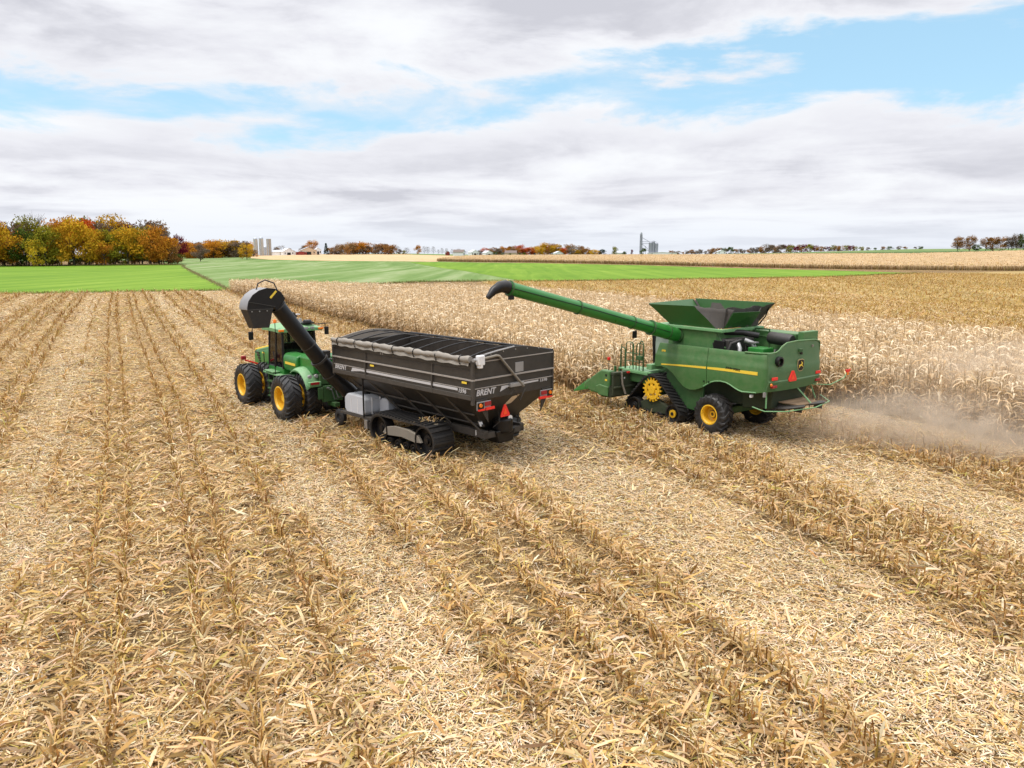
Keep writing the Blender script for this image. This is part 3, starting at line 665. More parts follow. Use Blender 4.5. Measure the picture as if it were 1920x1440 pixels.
# ================================================================= TRACTOR
def tractor():
    X0, Y0 = -10.01, 31.04
    t = thing('tractor', 'green four wheel drive tractor with yellow rims and dual tyres, pulling the black cart', 'tractor', (X0, Y0, hz(X0, Y0) - .02), R(90+40))
    yc = -1.95
    for xh in (0., 4.4):
        for (y, s) in ((-.36, 1), (-1.28, 1), (-2.62, -1), (-3.54, -1)):
            wheel(t, (xh, y, .965), .985, .72, .50, s, nl=21, lug=.07, dish=.42 if y in (-.36, -3.54) else .2)
        MB().tube([(xh, -.2, .965), (xh, -3.7, .965)], .16, 12).build('axle', YEL, t, smooth=40)
        MB().box(xh-.35, xh+.35, yc-.4, yc+.4, .62, 1.35).build('axle_housing', DARKM, t, bev=.04)
    fr = MB(); fr.box(-1.0, 1.7, yc-.38, yc+.38, 1.0, 1.75); fr.box(2.3, 5.7, yc-.42, yc+.42, 1.0, 1.68); fr.lathe([(.22, -.5), (.22, .5)], (2.0, yc, 1.3), (0, 0, 1), 14)
    fr.box(1.5, 2.4, yc-.2, yc+.2, 1.05, 1.5)
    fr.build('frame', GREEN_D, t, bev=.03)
    # hood: rounded cross-section, rising to the rear
    def hood(i, j):
        u = i/7; x = 5.95 - 2.45*u; zt = 2.46 + .42*min(1, u*1.15); w = .62 + .06*u
        a = math.pi*j/12; cx = math.cos(a); sx = math.sin(a)
        y = yc + w*math.copysign(abs(cx)**.45, cx); z = 1.66 + (zt-1.66)*abs(sx)**.42
        if i == 0: x -= .10*sx**4
        return (x, y, z)
    h = MB().sheet(hood, 8, 13, 0).build('hood', GREEN_T, t, smooth=50)
    MB().prism([(yc-.60, 1.66), (yc+.60, 1.66), (yc+.60, 2.28), (yc+.5, 2.42), (yc-.5, 2.42), (yc-.60, 2.28)], 'x', 5.88, 5.965).build('grille', BLK, h, bev=.02)
    for s in (-1, 1):
        yy = yc + s*.642
        st = MB().sheet(lambda i, j: (5.80 - 2.3*i/12, yc + s*(.600 + .055*i/12 + (.024 if j == 0 else .010)), 2.405 + .37*min(1, i/12*1.15) - .015 + .075*j), 13, 2, .012, (0, -s, 0))
        st.build('stripe', YELS, h)
        v = MB()
        for k in range(5): v.box(5.25 - .04*k, 5.62 - .10*k, yy-.01, yy+.016, 2.24-.125*k, 2.33-.125*k)
        v.each('vent', BLK, h)
        MB().box(4.55, 4.85, yy + s*.008, yy + s*.02, 2.32, 2.38).build('model_plate', YELS, h)
    # cab
    cw = .86; x0, x1 = 1.95, 3.55; z0, z1 = 1.72, 3.68
    c = MB().box(x0-.05, x1+.05, yc-cw, yc+cw, 1.55, 1.95).build('cab_base', GREEN_T, t, bev=.04)
    gl = MB()
    def pane(a, b, c_, d_): gl.hexa([a, b, (b[0], b[1], b[2]), (a[0], a[1], a[2])], [d_, c_, c_, d_])
    B = [(x0, yc+cw-.03), (x1, yc+cw-.03), (x1, yc-cw+.03), (x0, yc-cw+.03)]; Tt = [(x0+.10, yc+cw-.10), (x1-.05, yc+cw-.10), (x1-.05, yc-cw+.10), (x0+.10, yc-cw+.10)]
    for k in range(4):
        a, b = B[k], B[(k+1) % 4]; a2, b2 = Tt[k], Tt[(k+1) % 4]
        n = Vector((b[1]-a[1], -(b[0]-a[0]), 0)).normalized()*.008
        P = [Vector((*a, 1.95)), Vector((*b, 1.95)), Vector((*b2, z1)), Vector((*a2, z1))]
        gl.add([p+n for p in P] + [p-n for p in P], [(0,1,2,3),(7,6,5,4),(0,4,5,1),(1,5,6,2),(2,6,7,3),(3,7,4,0)])
    gl.build('glass', glass_mat(), c)
    ps = MB()
    for k in range(4): ps.tube([(*B[k], 1.9), (*Tt[k], z1)], .055, 8)
    for s in (-1, 1):
        ps.tube([(2.75, yc+s*(cw-.02), 1.9), (2.72, yc+s*(cw-.09), z1)], .045, 6)
        ps.tube([(2.80, yc+s*(cw-.02), 1.95), (3.5, yc+s*(cw-.02), 1.95)], .03, 6)
    ps.build('pillar', BLK, c)
    seat = MB().box(2.2, 2.7, yc-.28, yc+.28, 2.0, 2.35); seat.obox((2.2, yc, 2.72), (.14, .52, .75), (0, -.12, 0)); seat.box(2.14, 2.24, yc-.14, yc+.14, 3.05, 3.25)
    seat.build('seat', BLKM, c, bev=.05)
    MB().tube([(3.2, yc, 2.0), (3.0, yc, 2.55)], .05, 8).build('steering_column', BLK, c)
    def roof(i, j):
        a = -1 + 2*i/10; b = -1 + 2*j/8
        e = max(abs(a)**3, abs(b)**3)
        return (2.72 + a*1.0, yc + b*1.04, 3.93 - .17*e - .05*(a*a+b*b)*.5)
    r_ = MB(); r_.sheet(roof, 11, 9, .14, (0, 0, -1)); r_.build('roof', GREEN_L, c, smooth=40)
    MB().box(1.80, 3.55, yc-.92, yc+.92, 3.64, 3.70).build('roof_liner', BLK, c)
    for y in (yc-.95, yc+.95): MB().box(1.66, 1.74, y-.12, y+.12, 3.62, 3.72).build('marker_lamp', ORNG, c, bev=.01)
    wl = MB()
    for y in (yc-.55, yc-.25, yc+.25, yc+.55): wl.box(1.68, 1.76, y-.09, y+.09, 3.66, 3.77)
    wl.each('work_light', GREYM, c, bev=.015)
    MB().lathe([(.01, .13), (.17, .13), (.21, .06), (.21, 0), (.01, 0)], (2.0, yc-.45, 3.93), (0, 0, 1), 16).build('air_filter_dome', BLK, c, smooth=40)
    MB().box(1.9, 2.5, yc-.75, yc-.2, 3.88, 3.96).build('roof_rack', BLK, c, bev=.02)
    MB().lathe([(.01, .20), (.06, .20), (.10, 0), (.01, 0)], (2.05, yc-.12, 3.95), (0, 0, 1), 10).build('position_antenna', GREYM, c, smooth=40)
    MB().tube([(1.85, yc-.9, 3.85), (1.85, yc-1.5, 3.88)], .016, 5).build('mirror_arm', BLK, c)
    MB().tube([(2.9, yc+1.0, 3.74), (2.9, yc+1.75, 3.78), (2.9, yc+1.85, 3.55)], .018, 5).build('mirror_arm', BLK, c)
    MB().tube([(2.9, yc-1.0, 3.74), (2.9, yc-1.75, 3.78), (2.9, yc-1.80, 3.55)], .018, 5).build('mirror_arm', BLK, c)
    for y in (yc+1.88, yc-1.82): MB().box(2.86, 2.94, y-.11, y+.11, 3.22, 3.60).build('mirror', BLK, c, bev=.03)
    b = MB().tube([(1.95, yc+1.0, 2.4), (1.95, yc+1.12, 2.8), (1.95, yc+1.12, 4.02)], .018, 6).build('beacon_pole', BLK, c)
    MB().lathe([(.01, .17), (.05, .16), (.075, .10), (.075, 0), (.01, 0)], (1.95, yc+1.12, 4.02), (0, 0, 1), 14).build('beacon', ORNG, b, smooth=50)
    # left-hand tank with stripe, rear engine-bay hood behind it
    def cyl(i, j):
        a = -.55 + 3.9*i/14; return (.42 + 1.5*j, yc + .30 + .60*math.copysign(abs(math.cos(a))**.7, math.cos(a)), 2.26 + .42*math.copysign(abs(math.sin(a))**.7, math.sin(a)))
    for s in (1, -1):
        k = MB(); pr = []
        for i in range(20):
            a = 2*math.pi*i/20; pr.append((yc + s*.45 + .42*math.copysign(abs(math.cos(a))**.6, math.cos(a)), 2.25 + .42*math.copysign(abs(math.sin(a))**.6, math.sin(a))))
        k.prism(pr, 'x', .45, 1.88); tk = k.build('fuel_tank', GREEN_T, t, bev=.05, smooth=45)
        q = MB().box(.55, 1.62, yc + s*.875, yc + s*.885, 2.19, 2.30).build('stripe', YELS, tk)
    MB().prism([(yc-.75, 2.0), (yc+.72, 2.0), (yc+.72, 2.62), (yc+.60, 2.72), (yc-.62, 2.72), (yc-.75, 2.62)], 'x', -.95, .40).build('rear_deck', GREEN_T, t, bev=.04)
    MB().box(-1.15, .4, yc-.55, yc+.55, 1.55, 2.0).build('hydraulic_housing', GREEN_D, t, bev=.04)
    # steps, platform and rail on the left side
    pf = MB(); pf.box(.9, 3.6, yc+.5, yc+1.15, 1.58, 1.66); pf.box(2.3, 3.3, yc+.85, yc+1.2, 1.70, 1.76); pf.build('platform', GREEN_L, t, bev=.02)
    ld = MB()
    for z in (.55, .9, 1.25): ld.box(2.5, 3.05, yc+1.0, yc+1.2, z, z+.05)
    for x in (2.5, 3.05): ld.tube([(x, yc+1.1, .5), (x, yc+1.1, 1.6)], .025, 6)
    ld.build('ladder', GREEN_D, t)
    hr = MB(); hr.tube([(2.2, yc+1.12, 1.66), (2.2, yc+1.12, 2.35), (2.35, yc+1.1, 2.7)], .02, 6); hr.tube([(3.45, yc+1.12, 1.66), (3.45, yc+1.12, 2.6)], .02, 6); hr.build('handrail', BLK, t)
    # rear fenders over the inner tyres with lamps
    for s in (1, -1):
        ya, yb = yc + s*.42, yc + s*1.12
        R_ = 1.16
        def fen2(i, j):
            a = R(60 + 95*i/10)      # from ahead of the axle over the top to the rear
            x = R_*math.cos(a); z = 1.0 + R_*math.sin(a)*1.06
            drop = .07*max(0, (j-3))**2*.4
            return (x, ya + (yb-ya)*j/5, z - drop)
        f = MB(); f.sheet(fen2, 11, 6, .05, (0, 0, -1)); fo = f.build('fender', GREEN_L, t, smooth=45)
        q = MB().box(-1.22, -1.06, yb - s*.06, yb - s*.60, 1.50, 1.72).build('lamp_panel', GREEN_L, fo, bev=.03)
        MB().box(-1.25, -1.20, yb - s*.12, yb - s*.50, 1.60, 1.70).build('tail_lamp', REDD, q, bev=.01)
        for e in (.20, .48): MB().lathe([(.01, .04), (.07, .04), (.085, 0), (.085, -.10)], (-1.02, yb - s*e, 1.93), (-1, 0, .15), 14).build('work_light', GREYM, fo, smooth=40)
    s_ = MB().prism([(-1.30, 2.28), (-1.72, 2.28), (-1.74, 2.36), (-1.56, 2.70), (-1.46, 2.70), (-1.28, 2.36)], 'x', -1.0, -.97).build('slow_vehicle_triangle', RED, t)
    MB().prism([(-1.40, 2.35), (-1.62, 2.35), (-1.51, 2.57)], 'x', -1.008, -1.0).build('triangle_centre', pmat('orange_red', (.85, .08, .02), .4), s_)
    # hazard arms out to the sides
    for s in (1, -1):
        a = MB().tube([(4.6, yc + s*.62, 1.72), (4.6, yc + s*1.0, 1.86)], .035, 6).build('hazard_arm', BLK, t)
        MB().tube([(4.6, yc + s*1.0, 1.86), (4.6, yc + s*1.62, 2.10)], .045, 6).build('arm_sleeve', RED, a)
        MB().box(4.54, 4.66, yc + s*1.55, yc + s*1.78, 2.12, 2.30).build('hazard_lamp', REDD, a, bev=.03)
    MB().tube([(4.9, yc - .75, 2.5), (4.9, yc - .75, 3.4)], .07, 10).build('exhaust_stack', DARKM, t, smooth=40)
    # hitch, couplers and hoses at the back
    hi = MB(); hi.box(-1.6, -.9, yc-.12, yc+.12, .60, .78); hi.box(-1.25, -1.05, yc-.45, yc+.45, .8, 1.5); hi.build('hitch', GREEN_D, t, bev=.02)
    hc = MB()
    for k in range(6): hc.lathe([(.04, 0), (.04, .14), (.005, .14)], (-1.26, yc - .32 + .12*k, 1.32 + .08*(k % 2)), (-1, 0, .3), 8)
    hc.each('coupler', STEEL, t)
    for k in range(3): MB().tube([(-1.35, yc-.2+.16*k, 1.35), (-1.6, yc-.2+.16*k, 1.1 - .08*k), (-1.9, yc-.1+.1*k, 1.05)], .022, 6).build('hose', BLKM, t)
    MB().box(-1.30, -1.2, yc+.48, yc+.7, .95, 1.45).build('toolbox', GREEN_D, t, bev=.02)
    return t
TRACTOR = tractor()

# ================================================================= COMBINE
def combine():
    X0, Y0 = 7.74, 28.48
    t = thing('combine_harvester', 'green combine harvester on front tracks with unloading auger swung out and open grain tank', 'combine harvester', (X0, Y0, hz(X0, Y0) - .06), R(90+36))
    yL, yR = -.15, -3.45; yc = (yL+yR)/2; xr = -2.56
    # side shields: profile in x,z; creased, tucked in towards the bottom
    prof = [(2.85,3.37),(3.04,2.85),(3.07,2.34),(2.72,2.40),(2.38,2.36),(2.05,2.16),(1.78,1.90),(1.55,1.72),(1.4,1.65),(1.17,1.61),(.9,1.645),(.65,1.74),(.45,1.84),(.26,1.96),(.07,2.07),(-.12,2.13),(-.38,2.165),(-.63,2.15),(-.83,2.09),(-1.01,2.01),(-1.2,1.94),(-1.38,1.90),(-2.0,1.95),(-2.50,2.05),(-2.50,3.47),(-1.9,3.42),(-1.4,3.42),(.34,3.40)]
    import bmesh
    def shield(name, y, s, x0, x1, mat):
        bm = bmesh.new(); vs = [bm.verts.new((p[0], 0, p[1])) for p in prof]; bm.faces.new(vs)
        for z in (1.8, 2.0, 2.25, 2.45, 2.56, 2.62, 2.68, 2.86, 2.95, 3.03, 3.2, 3.34): bmesh.ops.bisect_plane(bm, geom=bm.verts[:]+bm.edges[:]+bm.faces[:], plane_co=(0, 0, z), plane_no=(0, 0, 1))
        for x in (-2.4, -2.2, -1.6, -.8, 1.0, 2.0): bmesh.ops.bisect_plane(bm, geom=bm.verts[:]+bm.edges[:]+bm.faces[:], plane_co=(x, 0, 0), plane_no=(1, 0, 0))
        bmesh.ops.bisect_plane(bm, geom=bm.verts[:]+bm.edges[:]+bm.faces[:], plane_co=(x0, 0, 0), plane_no=(-1, 0, 0), clear_outer=True)
        bmesh.ops.bisect_plane(bm, geom=bm.verts[:]+bm.edges[:]+bm.faces[:], plane_co=(x1, 0, 0), plane_no=(1, 0, 0), clear_outer=True)
        def prof_y(x, z):
            crease = 2.955 - .02*(x-2.8) ; c2 = 2.50 + .05*(2.7-x)
            d = 0.
            if z > crease: d -= .035 + .05*(z-crease)
            elif z > crease-.09: d -= .035*(z-(crease-.09))/.09
            if z < 2.35: d -= .10*(2.35-z)
            if z > 3.30: d -= .05*((z-3.30)/.1)**2*.5
            if x < -2.1: d -= .18*((-2.1-x)/.4)**2
            return d
        for v in bm.verts: v.co.y = y + s*prof_y(v.co.x, v.co.z)
        g = bmesh.ops.extrude_face_region(bm, geom=bm.faces[:])
        for v in [e for e in g['geom'] if isinstance(e, bmesh.types.BMVert)]: v.co.y -= s*.045
        bmesh.ops.recalc_face_normals(bm, faces=bm.faces)
        me = bpy.data.meshes.new(name); bm.to_mesh(me); bm.free(); me.shade_smooth(); me.set_sharp_from_angle(angle=R(28)); me.materials.append(mat)
        o = bpy.data.objects.new(name, me); COL.objects.link(o); o.parent = t; return o
    for y, s in ((yL, 1), (yR, -1)):
        f = shield('side_shield', y, s, .315, 3.2, GREEN); r = shield('side_shield', y, s, -2.6, .290, GREEN)
        # arch rims
        MB().tube([(p[0], y - s*.03, p[1]+.012) for p in prof[12:23]], .028, 6).build('arch_lip', GREEN_L, r, smooth=50)
        st = MB()
        def zt(x): return 2.505 + (2.70-x)*.080 - .006*(2.7-x)**2
        for xa, xb in ((.335, 2.69), (-2.05, .27)):
            n = 14
            st.sheet(lambda i, j: (xb + (xa-xb)*i/n, y + s*.008, zt(xb + (xa-xb)*i/n) - (.05 + .016*(2.7-(xb + (xa-xb)*i/n)))*(1-j)), n+1, 2, .010, (0, -s, 0))
        st.each('stripe', YELS, r)
        if s > 0:
            text('lettering', 'JOHN DEERE', .115, BLK, r, (-.62, y + .0105, 2.715), (-1, 0, -.055), (0.055*0, 0, 1), 0, .003, .002)
            text('lettering', 'S780', .11, YELS, f, (2.72, y - .030, 3.02), (-1, 0, 0), (0, 0, 1), .15, .004, .004)
        bl = MB()
        for x in (.42, .18): bl.lathe([(.01, .02), (.035, .02), (.035, 0)], (x, y - s*.008, 2.07), (0, s, 0), 10)
        bl.each('latch', BLK, r)
    # rear hood with raised hump, rounded in plan
    bm = bmesh.new()
    rp = [(yL-.02,2.06),(-.9,2.05),(yc,2.05),(-2.7,2.06),(yR+.02,2.08),(yR+.0,3.30),(yR+.0,3.62),(-3.36,3.72),(-3.2,3.76),(-2.97,3.80),(-2.2,3.83),(-1.55,3.82),(-1.18,3.79),(-1.0,3.74),(-.88,3.66),(-.78,3.58),(-.66,3.52),(-.5,3.485),(yL-.02,3.47)]
    bm.faces.new([bm.verts.new((0, p[0], p[1])) for p in rp])
    for z in (2.18, 2.38, 2.42, 2.46, 2.7, 2.90, 2.98, 3.04, 3.3, 3.5, 3.7): bmesh.ops.bisect_plane(bm, geom=bm.verts[:]+bm.edges[:]+bm.faces[:], plane_co=(0, 0, z), plane_no=(0, 0, 1))
    for y in np.linspace(yR+.06, yL-.06, 15): bmesh.ops.bisect_plane(bm, geom=bm.verts[:]+bm.edges[:]+bm.faces[:], plane_co=(0, y, 0), plane_no=(0, 1, 0))
    for v in bm.verts:
        u = (v.co.y - yc)/1.65; z = v.co.z
        d = -.10*(1-abs(u)**2) + .12*max(0, abs(u)-.82)**1.5/.08*.5
        if z > 3.0: d += .03 + .10*(z-3.0)
        elif z > 2.92: d += .03*(z-2.92)/.08
        if 2.38 < z < 2.44: d -= .03
        if z < 2.38: d += .22*(2.38-z)
        v.co.x = xr + d
    g = bmesh.ops.extrude_face_region(bm, geom=bm.faces[:])
    for v in [e for e in g['geom'] if isinstance(e, bmesh.types.BMVert)]: v.co.x += .05
    bmesh.ops.recalc_face_normals(bm, faces=bm.faces)
    me = bpy.data.meshes.new('rear_hood'); bm.to_mesh(me); bm.free(); me.shade_smooth(); me.set_sharp_from_angle(angle=R(30)); me.materials.append(GREEN_R)
    rh = bpy.data.objects.new('rear_hood', me); COL.objects.link(rh); rh.parent = t
    def rx(y): return xr - .10*(1-((y-yc)/1.65)**2)
    # rim wrapping forward from the hump on both sides
    for s in (1, -1):
        yy = yL if s > 0 else yR
    MB().tube([(-1.4, yL-.06, 3.42), (-2.1, yL-.09, 3.44), (-2.40, yL-.18, 3.46), (-2.52, -.5, 3.49), (-2.50, -.72, 3.55), (-2.49, -.90, 3.68), (-2.50, -1.18, 3.80), (-2.53, yc, 3.84), (-2.50, -2.97, 3.81), (-2.45, -3.36, 3.73), (-2.3, yR+.03, 3.66), (-1.6, yR+.03, 3.62)], .035, 8).build('hood_rim', GREEN, rh, smooth=60)
    MB().prism([(-2.46, 3.3), (-1.5, 3.3), (-1.5, 3.60), (-2.2, 3.66), (-2.46, 3.70)], 'y', yR, yR+.05).build('rear_corner', GREEN_R, rh, smooth=40)
    MB().lathe([(.17, 0), (.19, -.06), (.185, -.16), (.13, -.17), (.115, -.05), (.01, -.05)], (rx(-.62)+.09, -.62, 3.17), (1, 0, 0), 22).build('exhaust_outlet', BLK, rh, smooth=40)
    MB().box(rx(-1.9)-.02, rx(-1.9)+.06, -1.78, -1.98, 3.44, 3.56).build('camera_mount', GREEN_D, rh, bev=.015)
    MB().lathe([(.05, 0), (.05, -.05), (.01, -.05)], (rx(-1.92)+.03, -1.92, 3.38), (1, 0, 0), 10).build('camera', BLK, rh, smooth=40)
    MB().obox((rx(-2.7)+.055, -2.75, 3.60), (.03, .10, .08)).each('latch', RUST, rh)
    # shield emblem with leaping deer
    def poly_at(P, yo, zo, sc, x0, x1):
        m = MB(); m.prism([(yo - a*sc, zo + b*sc) for a, b in P], 'x', x0, x1); return m
    ex = rx(-1.9)
    sh = [(-.42,.42),(-.2,.5),(.2,.5),(.42,.42),(.45,0),(.38,-.35),(.2,-.5),(-.2,-.5),(-.38,-.35),(-.45,0)]
    e = poly_at(sh, -1.90, 2.94, .46, ex+.01, ex-.012).build('emblem', pmat('bronze_edge', (.35, .28, .14), .4), rh)
    poly_at(sh, -1.90, 2.94, .40, ex-.012, ex-.02).build('emblem_field', BLK, e)
    deer = [(-.34,-.02),(-.20,.06),(.02,.06),(.10,.16),(.06,.30),(-.02,.40),(.06,.38),(.12,.30),(.22,.24),(.30,.16),(.20,.13),(.20,-.02),(.32,-.12),(.36,-.22),(.26,-.14),(.10,-.08),(-.10,-.06),(-.20,-.18),(-.36,-.30),(-.26,-.12)]
    poly_at(deer, -1.90, 2.94, .38, ex-.02, ex-.026).build('deer_figure', YELS, e)
    s_ = MB().prism([(-1.18, 2.38), (-1.62, 2.38), (-1.64, 2.45), (-1.45, 2.77), (-1.35, 2.77), (-1.16, 2.45)], 'x', ex+.0, ex-.05).build('slow_vehicle_triangle', RED, rh)
    MB().prism([(-1.29, 2.45), (-1.51, 2.45), (-1.40, 2.64)], 'x', ex-.05, ex-.056).build('triangle_centre', pmat('orange_red', (.85, .08, .02), .4), s_)
    for y in (-.42, -3.18):
        MB().box(rx(y)-.04, rx(y)+.01, y-.16, y+.16, 2.49, 2.60).each('reflector', RED, rh, bev=.01)
        MB().box(rx(y)-.05, rx(y)+.10, y-.14, y+.14, 2.20, 2.30).build('tail_lamp', REDD, rh, bev=.02)
    MB().lathe([(.01, .03), (.05, .03), (.06, 0)], (rx(-.24)-.02, -.24, 2.33), (-1, 0, 0), 12).build('turn_lamp', ORNG, rh, smooth=40)
    # chassis and inner body
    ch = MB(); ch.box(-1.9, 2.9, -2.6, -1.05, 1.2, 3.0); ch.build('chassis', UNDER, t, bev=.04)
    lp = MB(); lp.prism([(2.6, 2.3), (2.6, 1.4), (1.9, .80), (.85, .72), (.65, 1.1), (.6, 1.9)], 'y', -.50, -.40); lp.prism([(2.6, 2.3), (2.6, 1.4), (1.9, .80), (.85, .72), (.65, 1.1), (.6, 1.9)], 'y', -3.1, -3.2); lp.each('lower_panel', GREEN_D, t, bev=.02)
    # engine deck
    dk = MB(); dk.box(-2.35, .5, -3.2, -.42, 3.0, 3.12); dk.build('engine_deck', GREEN_D, t, bev=.02)
    MB().box(-1.9, -1.1, -1.0, -.40, 3.12, 3.34).build('battery_cover', GREEN_L, t, bev=.03)
    MB().box(-.35, .25, -2.2, -.6, 3.12, 3.75).build('engine_block', DARKM, t, bev=.05)
    MB().box(-1.6, -.9, -1.7, -1.05, 3.12, 3.50).build('hydraulic_tank', GREEN_T, t, bev=.03)
    MB().box(-2.0, .1, -3.32, -2.5, 3.12, 4.02).build('cooling_box', GREEN, t, bev=.04)
    MB().prism([(-2.42, 3.3), (-2.42, 4.13), (-2.18, 4.13), (-2.18, 3.3)], 'y', -3.32, -2.35).build('rear_wall', GREEN, t, bev=.02)
    MB().lathe([(.01, .5), (.21, .5), (.24, .42), (.24, -.4), (.21, -.5), (.01, -.5)], (-1.62, -2.1, 3.80), (1, 0, .05), 22).build('air_cleaner', BLKM, t, smooth=40)
    MB().tube([(-.95, -1.5, 3.3), (-.80, -1.45, 3.62), (-.55, -1.3, 3.72)], .10, 10).build('exhaust_elbow', STEEL, t, smooth=50)
    MB().tube([(-.80, -1.85, 3.88), (-.30, -1.5, 3.98), (.10, -1.05, 4.0), (.30, -.80, 3.95), (.35, -.65, 3.55), (.2, -.6, 3.2)], .115, 12).build('intake_hose', BLK, t, smooth=60)
    MB().tube([(-.35, -.55, 3.2), (-.45, -.6, 3.62), (-.62, -1.0, 3.76)], .06, 8).build('coolant_hose', BLKM, t, smooth=60)
    MB().tube([(-.75, -.75, 3.15), (-.72, -.8, 3.45), (-.55, -.9, 3.62)], .085, 10).build('exhaust_elbow', STEEL, t, smooth=50)
    for k in range(7):
        x = -1.9 + .27*k; MB().tube([(x, -1.25-.1*(k % 3), 3.15), (x+.1, -1.5, 3.45+.05*(k % 2)), (x+.25, -1.9, 3.4)], .03, 6).build('hose', BLKM if k % 2 else DARKM, t, smooth=50)
    hr = MB(); 
    for x in (-.85, -.2): hr.tube([(x, -2.45, 3.5), (x, -2.45, 4.12)], .03, 6)
    hr.tube([(-.85, -2.45, 4.10), (-.2, -2.45, 4.10)], .03, 6); hr.tube([(-.85, -2.45, 3.8), (-.2, -2.45, 3.8)], .025, 6); hr.each('deck_rail', GREEN_D, t)
    MB().box(-1.05, -.55, -1.55, -1.3, 3.62, 3.68).build('bracket', STEEL, t, bev=.01)
    MB().box(-.2, .3, -.62, -.50, 3.35, 3.7).build('belt_guard', BLK, t, bev=.02)
    # grain tank
    gt = MB(); gt.box(.12, 2.72, -3.05, -.55, 2.9, 4.02); tank = gt.build('grain_tank', GREEN, t, bev=.04)
    rim = MB(); 
    rim.box(-.15, 2.95, -.62, -.42, 4.02, 4.14); rim.box(-.15, 2.95, -3.08, -2.95, 4.02, 4.14); rim.box(-.15, .02, -2.95, -.62, 4.02, 4.14); rim.box(2.78, 2.95, -2.95, -.62, 4.02, 4.14)
    rim.build('tank_rim', GREEN_L, tank, bev=.02)
    tz = 4.15
    LB = [Vector((2.62, -.55, tz)), Vector((.22, -.52, tz))]; LT = [Vector((3.62, -.25, 4.95)), Vector((1.16, -.25, 5.0))]
    RB_ = [Vector((.0, -.70, tz)), Vector((-.0, -2.38, tz))]; RT = [Vector((-.35, -.80, 4.80)), Vector((-.55, -2.25, 4.80))]
    FB = [Vector((.2, -3.0, tz)), Vector((2.62, -3.0, tz))]; FT = [Vector((-.62, -3.05, 5.12)), Vector((3.62, -3.25, 5.08))]
    GB = [Vector((2.72, -2.9, tz)), Vector((2.72, -.65, tz))]; GT = [Vector((3.72, -3.15, 5.05)), Vector((3.72, -.35, 4.97))]
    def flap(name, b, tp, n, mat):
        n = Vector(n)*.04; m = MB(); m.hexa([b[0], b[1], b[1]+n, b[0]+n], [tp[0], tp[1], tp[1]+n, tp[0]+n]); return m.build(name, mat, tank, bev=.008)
    FLAP = pmat('green_flap_shaded', (.012, .080, .010), .45, dust=.06, var=.12)  # flaps lean outward; their shade is put into this darker green
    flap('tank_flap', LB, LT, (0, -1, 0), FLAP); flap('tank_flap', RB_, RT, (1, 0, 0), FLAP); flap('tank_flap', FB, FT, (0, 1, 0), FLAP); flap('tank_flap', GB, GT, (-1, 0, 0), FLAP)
    def fabric(b0, t0, b1, t1, sag):
        n = 8; m = MB()
        def P(i, j):
            u = i/n; v = j/6; lo_ = b0.lerp(b1, u); hi = t0.lerp(t1, u); p = lo_.lerp(hi, v)
            c = Vector((1.3, -1.8, p.z)); q = p + (c-p).normalized()*sag*math.sin(math.pi*u)*v; q.z -= sag*.3*math.sin(math.pi*u)*v + .02*math.sin(i*2.1+j*1.7); return q
        m.sheet(P, n+1, 7, .015, (.3, -.3, .2)); return m.build('tank_fabric', FAB, tank, smooth=70)
    fabric(LB[1], LT[1], RB_[0], RT[0] + Vector((0, 0, .12)), .12); fabric(RB_[1], RT[1] + Vector((0, 0, .12)), FB[0], FT[0], .25); fabric(FB[1], FT[1], GB[0], GT[0], .2); fabric(GB[1], GT[1], LB[0], LT[0], .15)
    # fabric liner inside rising above the rear flap
    m = MB(); m.sheet(lambda i, j: (-.02 - .10*j/4 + .05*math.sin(i*1.9), -.62 - 2.3*i/14, tz + .02 + (.78 + .05*math.sin(i*.7))*j/4), 15, 5, .015, (1, 0, 0)); m.build('tank_fabric', FAB, tank, smooth=70)
    m = MB(); m.sheet(lambda i, j: (.1 + 2.5*i/10, -2.9 - .22*j/3, tz + .80*j/3), 11, 4, .012, (0, 1, 0)); m.build('tank_fabric', FAB, tank, smooth=70)
    MB().tube([Vector((-.10, -2.75, 4.2)), Vector((-.30, -2.9, 4.55)), Vector((-.42, -2.95, 4.95))], .03, 6).build('flap_strut', BLK, tank)
    g = MB(); g.sheet(lambda i, j: (.18 + 2.7*i/8, -3.0 + 2.4*j/8, 3.95 + .30*(1-((i-4)/4)**2)*(1-((j-4)/4)**2)), 9, 9); g.build('grain_load', GRAIN, tank, smooth=60)
    MB().prism([(.2, 3.98), (.2, 3.42), (-.25, 3.42)], 'y', -.60, -.52).build('tank_gusset', GREEN_D, tank)
    # unloading auger swung out to the left
    p0, p1 = Vector((2.2, -.75, 3.67)), Vector((2.2, 8.12, 5.90)); d = (p1-p0).normalized()
    el = MB().tube([(1.85, -1.15, 3.0), (1.95, -1.12, 3.5), (2.1, -.95, 3.64), p0 + d*.3], .29, 18).build('auger_elbow', GREEN_D, t, smooth=50)
    au = MB().tube([p0 + d*.25, p0 + d*1.9], .285, 24).build('auger_tube', GREEN_T, t, smooth=50)
    MB().tube([p0 + d*1.9, p1], .235, 24).build('auger_tube', GREEN_T, t, smooth=50)
    fl = MB()
    for s0, r0 in ((.25, .32), (.9, .30), (1.9, .31), (3.0, .265), (5.9, .27), (9.1, .27)): fl.lathe([(r0-.06, -.025), (r0, -.025), (r0, .025), (r0-.06, .025)], p0 + d*s0, d, 24)
    fl.each('flange', GREEN_D, au, smooth=30)
    MB().tube([p0 + d*1.0 + Vector((-.29, 0, .0)), p0 + d*5 + Vector((-.25, 0, .05)), p1 + Vector((-.25, 0, 0))], .014, 5).each('cable', BLK, au)
